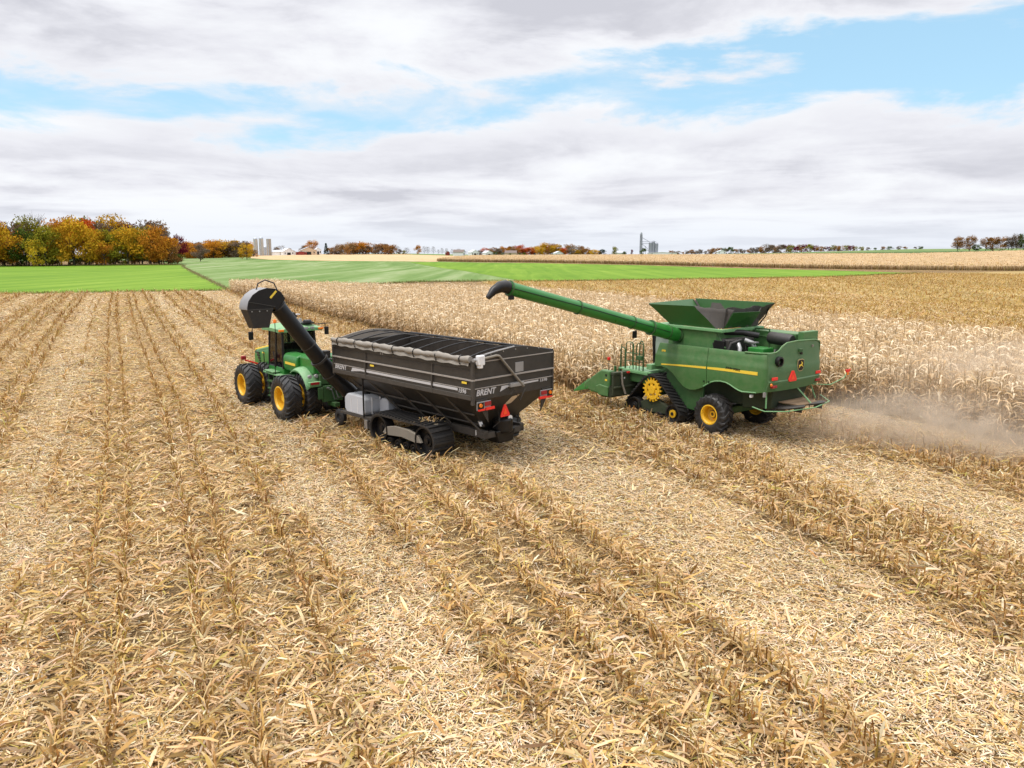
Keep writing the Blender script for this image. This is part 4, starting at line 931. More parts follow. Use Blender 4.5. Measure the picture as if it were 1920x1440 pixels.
    ch2 = MB().tube([p1 - d*.1, p1 + d*.16 + Vector((0, 0, .02)), p1 + d*.38 + Vector((0, 0, -.05)), p1 + d*.64 + Vector((0, 0, -.23)), p1 + d*.88 + Vector((0, 0, -.52))], [.225, .22, .195, .15, .085], 18); ch2.build('discharge_chute', BLK, au, smooth=60)
    MB().box(2.1, 2.25, 7.95, 8.1, 5.5, 5.66).build('auger_lamp', BLK, au)
    # cab, mirrors, beacon
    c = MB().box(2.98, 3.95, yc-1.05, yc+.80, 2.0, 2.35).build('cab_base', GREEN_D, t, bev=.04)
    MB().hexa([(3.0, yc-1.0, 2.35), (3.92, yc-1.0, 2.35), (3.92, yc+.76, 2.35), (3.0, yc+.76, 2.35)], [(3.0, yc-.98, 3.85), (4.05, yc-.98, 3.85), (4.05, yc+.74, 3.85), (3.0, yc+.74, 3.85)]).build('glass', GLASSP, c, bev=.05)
    ps = MB()
    for x, xt in ((3.0, 3.0), (3.93, 4.06)):
        for y in (yc-1.0, yc+.76): ps.tube([(x, y, 2.3), (xt, y*1. , 3.88)], .05, 6)
    ps.each('pillar', BLK, c)
    MB().box(2.98, 4.2, yc-1.08, yc+.84, 3.86, 4.04).build('roof', GREEN_L, c, bev=.06)
    MB().lathe([(.01, .14), (.10, .12), (.12, 0), (.01, 0)], (3.4, yc+.3, 4.04), (0, 0, 1), 14).build('satellite_receiver', YELS, c, smooth=50)
    MB().tube([(3.22, -.32, 3.85), (3.22, -.28, 3.3), (3.22, -.32, 2.5)], .035, 6).build('mirror_post', BLK, c)
    MB().tube([(3.9, -.95, 3.80), (4.2, -.40, 3.90), (4.32, -.18, 3.72)], .02, 5).build('mirror_arm', BLK, c)
    MB().box(4.28, 4.36, -.30, -.06, 3.42, 3.74).build('mirror', BLK, c, bev=.03)
    # platform, ladder and hooped rails on the left
    pf = MB(); pf.box(3.05, 4.95, -.80, .12, 2.02, 2.10); pf.box(3.2, 4.7, -.05, .14, 1.94, 2.06); pf.box(3.05, 3.35, -.7, .05, 2.2, 2.42); pf.build('platform', GREEN_L, t, bev=.02)
    MB().box(3.1, 4.8, -.9, 0.05, 1.55, 1.98).build('platform_frame', GREEN_D, t, bev=.03)
    ra = MB()
    def hoop(xa, xb, y, z0, z1):
        ra.tube([(xa, y, z0), (xa, y, z1-.12), (xa-.06*(1 if xa > xb else -1), y, z1-.02), ((xa+xb)/2, y, z1), (xb+.06*(1 if xa > xb else -1), y, z1-.02), (xb, y, z1-.12), (xb, y, z0)], .024, 6)
    hoop(4.55, 4.1, .08, 2.1, 3.28); hoop(3.98, 3.55, .02, 2.1, 3.25); hoop(3.72, 3.5, .10, 2.1, 3.38); hoop(4.9, 4.62, .06, 1.6, 3.0)
    for z in (2.45, 2.8): ra.tube([(4.55, .08, z), (3.5, .05, z)], .02, 6)
    for x in (4.32, 3.76): ra.tube([(x, .06, 2.1), (x, .06, 3.2)], .016, 5)
    ra.tube([(4.92, -.7, 2.1), (4.92, -.7, 3.1), (4.92, .0, 3.1), (4.92, .0, 2.1)], .022, 6)
    ra.build('handrail', GREEN_D, t, smooth=50)
    ld = MB()
    for x in (4.95, 5.25): ld.box(x-.03, x+.03, -.02, .10, 1.05, 2.1)
    for z in (1.1, 1.4, 1.7): ld.box(4.95, 5.25, -.08, .14, z, z+.05)
    ld.build('ladder', GREEN, t)
    MB().box(3.5, 3.8, .05, .2, 2.55, 2.75).build('fire_extinguisher_box', GREEN_D, t, bev=.02)
    # rear steering wheels
    for y, s in ((-.33, 1), (-3.27, -1)):
        wheel(t, (0, y, .79), .80, .66, .375, s, nl=17, lug=.06, dish=.40)
    MB().box(-.18, .18, -3.0, -.6, .70, .98).build('rear_axle', GREEN_D, t, bev=.04)
    # front half-tracks with yellow sprocket
    for yo, s in ((.12, 1), (-3.72, -1)):
        D = (2.98, 1.36, .59); Fr = (4.02, .52, .38); Re = (1.80, .52, .38)
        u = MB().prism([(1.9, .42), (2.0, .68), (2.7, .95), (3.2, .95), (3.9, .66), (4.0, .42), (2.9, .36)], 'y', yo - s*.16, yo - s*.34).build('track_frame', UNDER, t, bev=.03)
        belt(u, [D, Fr, Re, (2.6, .27, .2), (3.3, .27, .2)], *sorted((yo, yo - s*.95)), .055, .06, .17, .16)
        sp = MB(); cx, cz, rr = D[0], D[1], .50
        def ringpart(r0, r1, y0, y1, n=30): sp.lathe([(r0, y0), (r1, y0), (r1, y1), (r0, y1), (r0, y0)], (cx, yo - s*.10, cz), (0, s, 0), n)
        ringpart(.29, .42, -.05, .05); ringpart(.02, .18, -.06, .07)
        for k in range(18):
            a = 2*math.pi*k/18; sp.obox((cx + (rr-.05)*math.cos(a), yo - s*.10, cz + (rr-.05)*math.sin(a)), (.14, .09, .06), (0, -a, 0))
        for k in range(6):
            a = 2*math.pi*(k+.3)/6; sp.obox((cx + .235*math.cos(a), yo - s*.10, cz + .235*math.sin(a)), (.18, .07, .15), (0, -a, 0))
        sp.build('drive_sprocket', YEL, u, bev=.008)
        for c_ in (Fr, Re): disc_wheel(u, (c_[0], yo - s*.22, c_[1]), c_[2]-.005, .32, s, 'idler', RUB, .10)
        MB().lathe([(.17, 0), (.17, .06), (.01, .07)], (Re[0], yo - s*.12, Re[1]), (0, s, 0), 18).build('idler_hub', YEL, u, smooth=40)
        for x in (2.6, 3.3): disc_wheel(u, (x, yo - s*.22, .27), .19, .3, s, 'roller', RUB, .06)
        MB().box(2.75, 3.2, yo - s*.5, yo - s*1.3, 1.2, 1.55).build('final_drive', GREEN_D, u, bev=.04)
    # straw chopper, spreader and deflector rods below the rear hood
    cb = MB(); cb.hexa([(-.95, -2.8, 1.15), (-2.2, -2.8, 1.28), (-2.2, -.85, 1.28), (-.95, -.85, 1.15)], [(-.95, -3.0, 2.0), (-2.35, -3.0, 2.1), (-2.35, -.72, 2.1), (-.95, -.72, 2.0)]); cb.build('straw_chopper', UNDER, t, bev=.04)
    for y in (-1.25, -2.55):
        d_ = MB().lathe([(.01, .05), (.52, .03), (.55, 0), (.52, -.05), (.01, -.05)], (-2.75, y, 1.42), (.2, 0, 1), 24)
        for k in range(6):
            a = math.pi*k/3; d_.obox((-2.75 + .34*math.cos(a), y + .34*math.sin(a), 1.36), (.34, .02, .16), (0, 0, a))
        d_.build('spreader_disc', DARKM, t, smooth=40)
    MB().hexa([(-2.3, -2.9, 1.52), (-3.0, -2.7, 1.46), (-3.0, -1.5, 1.46), (-2.3, -1.2, 1.52)], [(-2.3, -2.9, 1.56), (-3.0, -2.7, 1.50), (-3.0, -1.5, 1.50), (-2.3, -1.2, 1.56)]).build('spreader_cover', BRWN, t)
    gd = MB(); gd.tube([(-1.9, -.15, 1.42), (-2.5, -.05, 1.36), (-3.1, -.5, 1.40), (-3.4, -1.9, 1.44), (-3.1, -3.3, 1.46), (-2.4, -3.8, 1.55)], .022, 6)
    gd.tube([(-2.3, -.4, 2.05), (-2.35, -.35, 1.4)], .03, 6); gd.tube([(-2.4, -2.2, 2.0), (-3.0, -2.2, 1.5)], .03, 6); gd.tube([(-2.4, -3.1, 2.0), (-2.5, -3.3, 1.5)], .03, 6); gd.each('guard_rod', GREEN_L, t, smooth=50)
    MB().box(-2.42, -2.36, -.22, -.10, 1.86, 2.04).build('coupling_bracket', GREYM, t)
    MB().box(-1.78, -1.70, -.34, -.22, 1.74, 1.84).build('number_tag', WHITE, t)
    po = MB().tube([(-2.45, -2.9, 2.08), (-2.9, -3.6, 2.05), (-3.1, -4.2, 2.28), (-3.1, -4.42, 2.52)], .018, 6).build('marker_arm', GREEN_L, t, smooth=50)
    MB().prism([(-4.24, 2.60), (-4.62, 2.60), (-4.53, 2.48), (-4.33, 2.48)], 'x', -3.12, -3.09).build('rear_marker', RED, po)
    MB().box(-3.12, -3.09, -4.36, -4.50, 2.38, 2.48).build('marker_lamp', ORNG, po)
    # corn head carried in front
    hw0, hw1 = 1.05, -5.45; z_ = .35
    hd = MB(); hd.box(4.30, 4.42, hw1, hw0, .62+z_, 1.70+z_*.5); hd.prism([(4.42, .55+z_), (5.0, .50+z_), (5.2, .62+z_), (4.75, .70+z_), (4.5, 1.1+z_)], 'y', hw1, hw0); hd.box(4.26, 4.48, hw1, hw0, 1.70+z_*.5, 1.84+z_*.5); hd.box(4.22, 4.30, hw1, hw0, .95+z_, 1.05+z_)
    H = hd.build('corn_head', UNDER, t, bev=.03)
    MB().box(3.5, 4.4, -2.5, -1.2, .9, 1.8).build('feeder_house', GREEN_D, t, bev=.04)
    MB().tube([(4.72, hw1, .95+z_), (4.72, hw0, .95+z_)], .20, 14).build('cross_auger', DARKM, H, smooth=40)
    # end shields and snouts
    for y, s in ((hw0, 1), (hw1, -1)):
        E_ = [(4.55, .72+z_), (4.50, 1.88+z_*.5), (5.05, 1.88+z_*.5), (5.30, 1.74+z_*.5), (6.15, .98+z_), (6.2, .72+z_), (5.2, .60+z_)]
        MB().prism(E_, 'y', y - s*.30, y + s*.02).build('end_shield', GREEN, H, bev=.06)
        MB().prism([(4.55, .58+z_), (4.55, 1.02+z_), (5.1, 1.06+z_), (5.35, .95+z_), (5.15, .58+z_)], 'y', y + s*.022, y + s*.09).build('end_cover', GREEN, H, bev=.04)
        MB().hexa([(5.9, y+s*.04, .72+z_), (5.9, y-s*.42, .72+z_), (5.9, y-s*.34, 1.20+z_), (5.9, y+s*.0, 1.20+z_)], [(7.05, y-s*.12, .42+z_), (7.05, y-s*.22, .42+z_), (7.05, y-s*.2, .50+z_), (7.05, y-s*.14, .50+z_)]).build('snout', GREEN_T, H, bev=.03)
        MB().tube([(4.6, y, 1.9+z_*.5), (4.6, y, 2.4+z_*.5)], .015, 5).build('marker_rod', DARKM, H)
        MB().box(4.56, 4.64, y-.06, y+.06, 2.36+z_*.5, 2.48+z_*.5).build('hazard_lamp', RED, H)
        MB().box(4.22, 4.255, y - s*.75, y - s*1.05, 1.76+z_*.5, 1.83+z_*.5).each('reflector', RED, H)
        for q in (.45, .62): MB().box(4.28, 4.297, y - s*q, y - s*(q+.06), 1.52+z_*.5, 1.59+z_*.5).build('label_plate', WHITE, H)
        if s > 0:
            MB().box(4.66, 4.80, y+.022, y+.028, 1.42+z_*.5, 1.50+z_*.5).build('yellow_label', YELS, H)
            MB().prism([(4.68, 1.62+z_*.5), (4.68, 1.72+z_*.5), (4.78, 1.72+z_*.5), (4.78, 1.62+z_*.5)], 'y', y+.022, y+.028).build('yellow_label', BLK, H)
    for k in range(1, 8):
        y = hw1 + (hw0-hw1)*k/8
        MB().hexa([(4.7, y+.18, .62+z_), (4.7, y-.18, .62+z_), (4.7, y-.14, 1.15+z_), (4.7, y+.14, 1.15+z_)], [(6.6, y+.04, .40+z_), (6.6, y-.04, .40+z_), (6.6, y-.03, .47+z_), (6.6, y+.03, .47+z_)]).build('snout', GREEN_T, H, bev=.03)
    MB().tube([(4.24, .62, 2.0), (4.20, .60, 1.5), (4.1, .50, 1.05)], .045, 6).build('hose_bundle', RUST, H, smooth=50)
    return t
COMBINE = combine()

# ================================================================= CROP RESIDUE AND STANDING CORN
PAL = np.array([[.73,.52,.27],[.64,.43,.16],[.78,.585,.37],[.43,.25,.09],[.84,.70,.49],[.56,.46,.14],[.68,.48,.235],[.80,.62,.35]])
def palette(n, w=None):
    w = np.array(w if w is not None else [3, 2.6, 2.2, 1.5, 1.3, .7, 3, 2]); i = rng.choice(len(PAL), n, p=w/w.sum())
    return np.clip(PAL[i] * np.array([1., 1.0, 1.02]) * rng.uniform(.70, 1.18, (n, 1)) * rng.uniform(.94, 1.06, (n, 3)), 0, .85)
def strips(P, yaw, L, Wd, pitch, curl, roll, col, segs, shape='leaf'):
    """n curved leaf strips: P (n,3) root, L length, Wd width, pitch at the root, curl = drop in pitch along the strip"""
    n = len(P); m = segs + 1; t = np.linspace(0, 1, m)
    pr = pitch[:, None] - curl[:, None]*t[None]
    dl = (L/segs)[:, None]
    dx = np.cos(pr)*dl; dz = np.sin(pr)*dl
    cx = np.concatenate([np.zeros((n, 1)), np.cumsum(dx[:, :-1], 1)], 1); cz = np.concatenate([np.zeros((n, 1)), np.cumsum(dz[:, :-1], 1)], 1)
    cy_, sy_ = np.cos(yaw)[:, None], np.sin(yaw)[:, None]
    C = np.stack([P[:, 0:1] + cx*cy_, P[:, 1:2] + cx*sy_, P[:, 2:3] + cz], -1)
    side = np.stack([-np.sin(yaw), np.cos(yaw), 0*yaw], -1)[:, None]
    up = np.stack([-np.sin(pr)*cy_, -np.sin(pr)*sy_, np.cos(pr)], -1)
    rl = roll[:, None, None] + (t[None, :, None]-.5)*.8
    wv = side*np.cos(rl) + up*np.sin(rl)
    prof = {'leaf': .35 + .65*np.sin(np.pi*(.12 + .80*t)), 'stalk': 1 - .3*t}[shape]
    w = (Wd[:, None]*prof[None])[..., None]*.5
    V = np.stack([C - wv*w, C + wv*w], 2).reshape(-1, 3)
    b = (np.arange(n)*2*m)[:, None, None]; s = np.arange(segs)[None, :, None]*2
    F = (b + s + np.array([0, 2, 3, 1])[None, None]).reshape(-1, 4)
    return V, F, np.repeat(col, 2*m, 0)
def prisms(P, yaw, h, r, lean, col):
    n = len(P); a = np.arange(3)*2*np.pi/3
    ring = np.stack([np.cos(a), np.sin(a), 0*a], -1)[None]*r[:, None, None]
    top = P + np.stack([np.cos(yaw)*lean*h, np.sin(yaw)*lean*h, h], -1)
    V = np.stack([P[:, None] + ring, top[:, None] + ring*.8], 1).reshape(-1, 3)
    b = (np.arange(n)*6)[:, None, None]
    F = (b + np.array([[0,1,4,3],[1,2,5,4],[2,0,3,5]])[None]).reshape(-1, 4)
    return V, F, np.repeat(col, 6, 0)

def inpoly(x, y, poly):
    x = np.asarray(x); y = np.asarray(y); c = np.zeros(x.shape, bool); n = len(poly)
    for i in range(n):
        (x1, y1), (x2, y2) = poly[i], poly[(i+1) % n]
        k = ((y1 > y) != (y2 > y)) & (x < (x2-x1)*(y-y1)/((y2-y1) or 1e-9) + x1); c ^= k
    return c
CORN = [(-52.5,137), (-31.5,102.6), (-18.8,79.6), (-8.2,59.5), (-1.4,46.6), (1.7,39.3), (3.0,35.6), (3.4,34.4), (8.4,38.4), (12.6,36.6), (15.6,33.2), (17.7,29.3), (18.9,26.6), (21.8,19.5), (26,8),
        (60,8), (60,16), (33,47.4), (27.9,54.9), (23.7,62.9), (20,71.3), (14.8,82.2), (7.4,102.6), (-8.2,114.3), (-22,121), (-35.5,128), (-47,140)]
FRONT = [(-300,-10), (-300, 60), (-140,107), (-88.8,128.5), (-53.8,141.2), (-51,136), (60,136), (60,-10)]
BACK = [(7.4,103), (14.8,82.6), (20,71.7), (23.7,63.3), (27.9,55.3), (33,47.8), (60,16), (110,40), (420,200), (330,300), (200,286), (141,259), (94,220), (49,202), (12,187), (-6,187), (-8,150)]
def U(x, y): return .889*x + .457*y + .30*x*np.exp(-y/25.)
def band(x, y): 
    p = (U(x, y) - 13.)/9.1; return np.abs(p - np.round(p))*9.1          # 0 in the middle of a chaff strip
def vnoise(x, y, s, seed=0):
    """cheap smooth 2-D value noise"""
    r_ = np.random.default_rng(seed); T = r_.random((64, 64)); u, v = x*s, y*s; i, j = np.floor(u).astype(int), np.floor(v).astype(int); f, g = u-i, v-j
    f = f*f*(3-2*f); g = g*g*(3-2*g)
    q = lambda a, b: T[a % 64, b % 64]
    return (q(i, j)*(1-f) + q(i+1, j)*f)*(1-g) + (q(i, j+1)*(1-f) + q(i+1, j+1)*f)*g
# footprints kept clear of upright stalks
def clear_of_machines(x, y):
    k = np.ones(x.shape, bool)
    for (ox, oy, th, a0, a1, b0, b1) in ((-1.27,23.5,45, .9,6.2,-4.3,.45), (-1.27,23.5,45, -9,.9,-.75,.25), (-1.27,23.5,45, -9,.9,-4.1,-3.15), (-10.01,31.04,40,-1.2,5.6,-4.0,.15), (7.74,28.48,36,-1.2,4.6,-3.9,.25)):
        t = R(th); dx, dy = x-ox, y-oy; f = -dx*math.sin(t) + dy*math.cos(t); l = -dx*math.cos(t) - dy*math.sin(t)
        k &= ~((f > a0) & (f < a1) & (l > b0) & (l < b1))
    return k

STRAW = attr_mat('dry_corn_residue', trans=.20)
# lateral positions (in U) of the rows left standing: pairs on the older passes, threes beside the fresh chaff strips
ROWS = np.array(sorted([5.2 - 2.4*i for i in range(60)] + [4.4 - 2.4*i for i in range(60)] + [7.1, 8.55, 9.95] + [16.1, 17.4, 18.5, 19.3, 20.0] + [25.2, 26.6, 28.0, 29.2] + [34.3 + 1.4*i for i in range(30)]))
def lane_of(x, y):
    u = U(x, y); k = np.clip(np.searchsorted(ROWS, u), 1, len(ROWS)-1); k = np.where(np.abs(u-ROWS[k-1]) < np.abs(u-ROWS[k]), k-1, k)
    return k, u - ROWS[k]
def tall(k): return .74 + .26*(((np.asarray(k)*7919) % 13)/12.)
def chaffness(x, y):
    """1 on the smooth strips left behind the combine, 0 among the standing stubble"""
    u = U(x, y); p = (u - 13.)/9.1; d = np.abs(p - np.round(p))*9.1
    w = np.where(u > 10, 2.25, 1.0) + (vnoise(x, y, .6, 3)-.5)*1.3
    return np.clip((w - d)/.5 + .5, 0, 1)
leafs, stalks = [], []
BINS = [(6.5, 14, 380, 800, 1.0, 1.0, 3), (14, 24, 280, 560, 1.0, 1.1, 2), (24, 40, 150, 260, 1.15, 1.3, 2), (40, 72, 52, 110, 1.5, 1.75, 1), (72, 145, 16, 32, 2.2, 2.9, 1)]
for (y0, y1, dt, dc, fl, fw, segs) in BINS:
    area = (y1-y0)*((y0+y1)*.82 + 16)
    for kind, dens in (('leaf', dt), ('chaff', dc)):
        n = int(area*dens)
        yy = rng.uniform(y0, y1, n*2); xx = rng.uniform(-1, 1, n*2)*(y1*.82+8); k = np.abs(xx) < yy*.82+8; xx, yy = xx[k][:n], yy[k][:n]
        k = inpoly(xx, yy, FRONT) & ~inpoly(xx, yy, CORN); xx, yy = xx[k], yy[k]
        ch = chaffness(xx, yy); kl, off = lane_of(xx, yy); tl = tall(kl)*(1-ch)
        lane = np.clip(1 - np.abs(off + .12*(vnoise(xx, yy, 1.3, 51)-.5))/.30, 0, 1)*tl
        dk = np.clip(1 - np.abs(off + .40)/.28, 0, 1)*tl; uu = U(xx, yy)
        lane = np.maximum(lane, np.where((uu > 15.4) & (uu < 21) | (uu > 24.3) & (uu < 30), .60, np.where(uu < 10.5, .10, 0))*(1-ch)*(vnoise(xx, yy, 1.1, 71) > .38))      # thin cover, bare soil beside the standing rows
        bare = vnoise(xx, yy, .40, 9)*.55 + vnoise(xx, yy, 1.9, 5)*.30 + .27*dk
        if kind == 'leaf': clot = vnoise(xx, yy, 3.1, 41)*.6 + vnoise(xx, yy, 6.5, 42)*.4; pr = np.where(bare > .645, .08, (.44 + .36*vnoise(xx, yy, .8, 3) + .95*lane)*np.clip(clot*2.4-.40, .2, 1.4))*(1 - .80*ch)
        else: pr = np.where(bare > .645, .12, (.72 - .30*dk))*(1-ch) + ch
        k = rng.random(len(xx)) < pr; xx, yy, ch, lane, dk = xx[k], yy[k], ch[k], lane[k], dk[k]; n = len(xx)
        yaw = rng.uniform(0, 2*np.pi, n)
        if kind == 'leaf':
            L = rng.gamma(4, .070, n)*fl; Wd = (.013 + rng.gamma(2.2, .0085, n))*fw; up = lane*(rng.random(n) < .75)
            zb = rng.uniform(.0, .06, n) + .24*up*rng.random(n); pitch = rng.normal(.08, .24, n) + up*rng.normal(.25, .4, n); curl = rng.uniform(-.4, 1.2, n) + up*.5; roll = rng.normal(0, .7, n)
            big = (rng.random(n) < .09) & (y1 <= 24); L = np.minimum(np.where(big, L*1.35, L), .58*fl); Wd = np.minimum(np.where(big, Wd*1.4, Wd), .062*fw)
            col = palette(n)*np.array([1.0, .985, .95])*(1 - .20*lane - .10*dk)[:, None]
            col = np.where((rng.random(n) < .13)[:, None], col*np.array([.50, .42, .34]), col)
        else:
            L = rng.gamma(2.5, .046, n)*fl; Wd = rng.uniform(.010, .027, n)*fw; zb = rng.uniform(.0, .045, n)
            pitch = rng.normal(.03, .24, n); curl = rng.normal(0, .3, n); roll = rng.normal(0, .4, n)
            col = palette(n, [3, 1.6, 3, .7, 2.6, .4, 2, 2.6])*(1 + .10*ch[:, None]*np.array([1, 1.2, 1.9]))
        zb = zb + .10*np.clip(vnoise(xx, yy, 3.1, 41)-.45, 0, 1)*(1-ch)
        P = np.stack([xx, yy, hgt(xx, yy) + zb + .008], -1); sg = segs if kind == 'leaf' else max(1, segs-1)
        leafs.append(strips(P, yaw, L, Wd, pitch, curl, roll, np.clip(col, 0, .88), sg))
V, F, C = cat(leafs); o = np_mesh('husk_litter', V, F, STRAW, C); tag(o, kind='stuff', label='shredded corn leaves and husks covering the harvested ground', cat='crop residue')

# cut stalks standing in rows, with leaf remnants bent over them
def row_points(y0, y1, step):
    out = []; n = int((y1-y0)/step)
    for y in y0 + (np.arange(n)+.5)*step:
        w = y*.82+8; g = .889 + .30*math.exp(-y/25.)
        k = np.where((ROWS > U(-w, y)) & (ROWS < U(w, y)))[0]
        x = (ROWS[k] - .457*y)/g
        out.append(np.stack([x + rng.normal(0, .05, len(k)) + .10*(vnoise(x, np.full(len(k), y), .7, 77)-.5), y + rng.uniform(-step*.5, step*.5, len(k)), k], -1))
    return np.concatenate(out)
for (y0, y1, st, seg, wf, nl) in ((6.5, 14, .060, 3, 1., 6), (14, 25, .065, 2, 1.05, 6), (25, 45, .10, 2, 1.35, 4), (45, 80, .22, 1, 2.0, 3), (80, 145, .50, 1, 3.2, 2)):
    Q = row_points(y0, y1, st); x, y, k = Q.T; k = k.astype(int)
    m = inpoly(x, y, FRONT) & ~inpoly(x, y, CORN) & clear_of_machines(x, y)
    tl = tall(k); ch = chaffness(x, y); gap = vnoise(x, y, .5, 21); clump = vnoise(x, y, 2.2, 33)
    m &= rng.random(len(x)) < np.where(tl > 0, .95, .18)*(1-.85*ch)*np.where(gap > .74, .2, 1)*np.clip(.62 + .8*clump, 0, 1)
    x, y, k, tl, ch = x[m], y[m], k[m], tl[m], ch[m]; n = len(x)
    h = .40*np.where(tl > 0, tl, .35)*(1-.5*ch)*rng.uniform(.45, 1.2, n)*np.where(U(x, y) > 5, 1.18, 1.)*(1 + .20*(wf-1))
    P = np.stack([x, y, hgt(x, y)-.01], -1); yaw = rng.uniform(0, 2*np.pi, n)
    col = palette(n, [2, 3, 1, 2.6, .6, 1.2, 2, 1])*np.array([.76, .63, .46])
    stalks.append(prisms(P, yaw, h, rng.uniform(.011, .021, n)*wf, rng.normal(.06, .20, n), col))
    for q in range(nl):
        kk = rng.random(n) < .60; nn = kk.sum()
        P2 = P[kk] + np.stack([rng.normal(0, .05, nn)*wf**.5, rng.normal(0, .05, nn), h[kk]*rng.uniform(.1, 1., nn)], -1)
        stalks.append(strips(P2, rng.uniform(0, 2*np.pi, nn), rng.uniform(.14, .46, nn)*(1+.25*(wf-1)), rng.uniform(.016, .044, nn)*wf**.8, rng.normal(.35, .55, nn), rng.uniform(.3, 2.2, nn), rng.normal(0, .6, nn), palette(nn, [3, 3, 2, 2, 1, 1, 3, 1.5])*np.array([.90, .85, .76]), seg))
V, F, C = cat(stalks); o = np_mesh('corn_stubble', V, F, STRAW, C); tag(o, kind='stuff', label='cut corn stalks standing in rows across the harvested field', cat='stubble')

# stubble of the far harvested block beyond the standing corn
far = []
for (d0, d1, dens, f) in ((48, 75, 34, 1.0), (75, 130, 18, 1.7), (130, 300, 4.5, 3.2)):
    n = int((d1-d0)*(d0+d1)*.5*1.0*dens); yy = rng.uniform(d0*.75, d1, n); xx = rng.uniform(-8, d1*.8, n); D = np.hypot(xx, yy)
    k = (D > d0) & (D < d1) & inpoly(xx, yy, BACK) & (xx < yy*.78+4); xx, yy = xx[k], yy[k]
    row = U(xx, yy)/4.6; k = rng.random(len(xx)) < np.where(np.abs(row-np.round(row)) < .33, 1, .12); xx, yy = xx[k], yy[k]; n = len(xx)
    P = np.stack([xx, yy, hgt(xx, yy)+.06], -1); col = palette(n, [2, 4, 1, 2.2, .6, 2, 2, 1])*np.array([.74, .67, .50])
    far.append(strips(P, rng.uniform(0, 2*np.pi, n), rng.uniform(.2, .42, n)*f**.5, rng.uniform(.05, .11, n)*f**.6, rng.normal(.45, .4, n), rng.uniform(0, 1.5, n), rng.normal(0, .6, n), col, 1))
V, F, C = cat(far); o = np_mesh('corn_stubble', V, F, STRAW, C); tag(o, kind='stuff', label='golden stubble in long rows beyond the standing corn', cat='stubble')

def margin(P_, wid, N, hues, hgt_):
    P_ = np.array(P_, float); d = np.r_[0, np.cumsum(np.hypot(*np.diff(P_, axis=0).T))]; t = rng.uniform(0, d[-1], N)
    x = np.interp(t, d, P_[:, 0]); y = np.interp(t, d, P_[:, 1]); w = (vnoise(x, y, .13, 61)*.8 + .3)*wid; x = x + rng.normal(0, .5, N)*w; y = y + rng.normal(0, .5, N)*w
    c = np.array(hues)[rng.integers(0, len(hues), N)]*rng.uniform(.7, 1.2, (N, 1))
    return strips(np.stack([x, y, hgt(x, y) + .02], -1), rng.uniform(0, 6.28, N), rng.uniform(.4, 1.1, N)*hgt_, rng.uniform(.05, .14, N), rng.uniform(.6, 1.6, N), rng.uniform(0, 1.4, N), rng.normal(0, .5, N), c, 1)
GR = [[.20, .22, .06], [.13, .20, .03], [.30, .22, .10], [.22, .15, .07]]
mg = [margin([(-175, 222), (-99, 130), (-88.8, 128.8), (-53.8, 141.4)], 1.6, 7000, GR, .5), margin([(-53.8, 141.6), (-161, 366), (-172, 392)], 1.4, 5000, [[.30, .26, .14], [.22, .22, .07], [.36, .28, .16]], .4),
      margin([(-306, 387), (-252, 384), (-172, 391)], 2.5, 5000, GR, 1.1), margin([(-6, 187), (12, 186), (49, 201.5), (94, 219.5), (141, 258.5)], 2.2, 6000, GR + [[.4, .3, .12]], .6), margin([(-53.8, 141.6), (-40, 155), (-22, 183), (-6, 187)], 1.5, 3000, GR, .6)]
V, F, C = cat(mg); o = np_mesh('grass_margin', V, F, STRAW, C); tag(o, kind='stuff', label='ragged grass along the edges of the green fields', cat='grass')
# standing corn: a few plant shapes scattered along the rows as one crop
def corn_plant(i, mat):
    r_ = np.random.default_rng(100+i); H_ = r_.uniform(1.95, 2.25); parts = []
    cst = np.array([[.42, .30, .15]])*r_.uniform(.8, 1.2)
    lean = r_.uniform(0, .10); ly = r_.uniform(0, 6.28)
    parts.append(prisms(np.zeros((1, 3)), np.array([ly]), np.array([H_]), np.array([.018]), np.array([lean]), cst))
    n = 16; hh = np.linspace(.35, H_*.97, n) + r_.normal(0, .06, n); az = np.where(np.arange(n) % 2 == 0, 0, np.pi) + r_.normal(0, .5, n) + r_.uniform(0, 6.28)
    P = np.stack([np.cos(ly)*lean*hh, np.sin(ly)*lean*hh, hh], -1)
    c = np.array([[.77,.60,.38],[.70,.53,.30],[.81,.67,.46],[.58,.41,.22],[.86,.75,.56]])[r_.integers(0, 5, n)]*r_.uniform(.75, 1.15, (n, 1))
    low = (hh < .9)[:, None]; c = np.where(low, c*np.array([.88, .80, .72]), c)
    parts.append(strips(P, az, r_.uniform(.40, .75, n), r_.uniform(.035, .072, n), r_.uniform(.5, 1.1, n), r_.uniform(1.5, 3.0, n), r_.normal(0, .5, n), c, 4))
    t = 5; parts.append(strips(np.repeat(np.array([[np.cos(ly)*lean*H_, np.sin(ly)*lean*H_, H_-.05]]), t, 0), r_.uniform(0, 6.28, t), r_.uniform(.18, .32, t), np.full(t, .022), r_.uniform(.9, 1.5, t), r_.uniform(0, .9, t), np.zeros(t), np.full((t, 3), [.58, .43, .26]), 2))
    e = 2; parts.append(strips(np.repeat(np.array([[np.cos(ly)*lean, np.sin(ly)*lean, 1.0]]), e, 0), r_.uniform(0, 6.28, e), r_.uniform(.22, .3, e), np.full(e, .07), np.array([-.4, .2]), np.array([.6, .8]), np.zeros(e), np.full((e, 3), [.70, .56, .36]), 2))
    return cat(parts)
CORNM = attr_mat('dry_corn_plants', trans=.25, rand=.16)
cc = bpy.data.collections.new('corn_shapes')
for i in range(10):
    V, F, C = corn_plant(i, CORNM); o = np_mesh('corn_shape', V, F, CORNM, C); COL.objects.unlink(o); cc.objects.link(o)
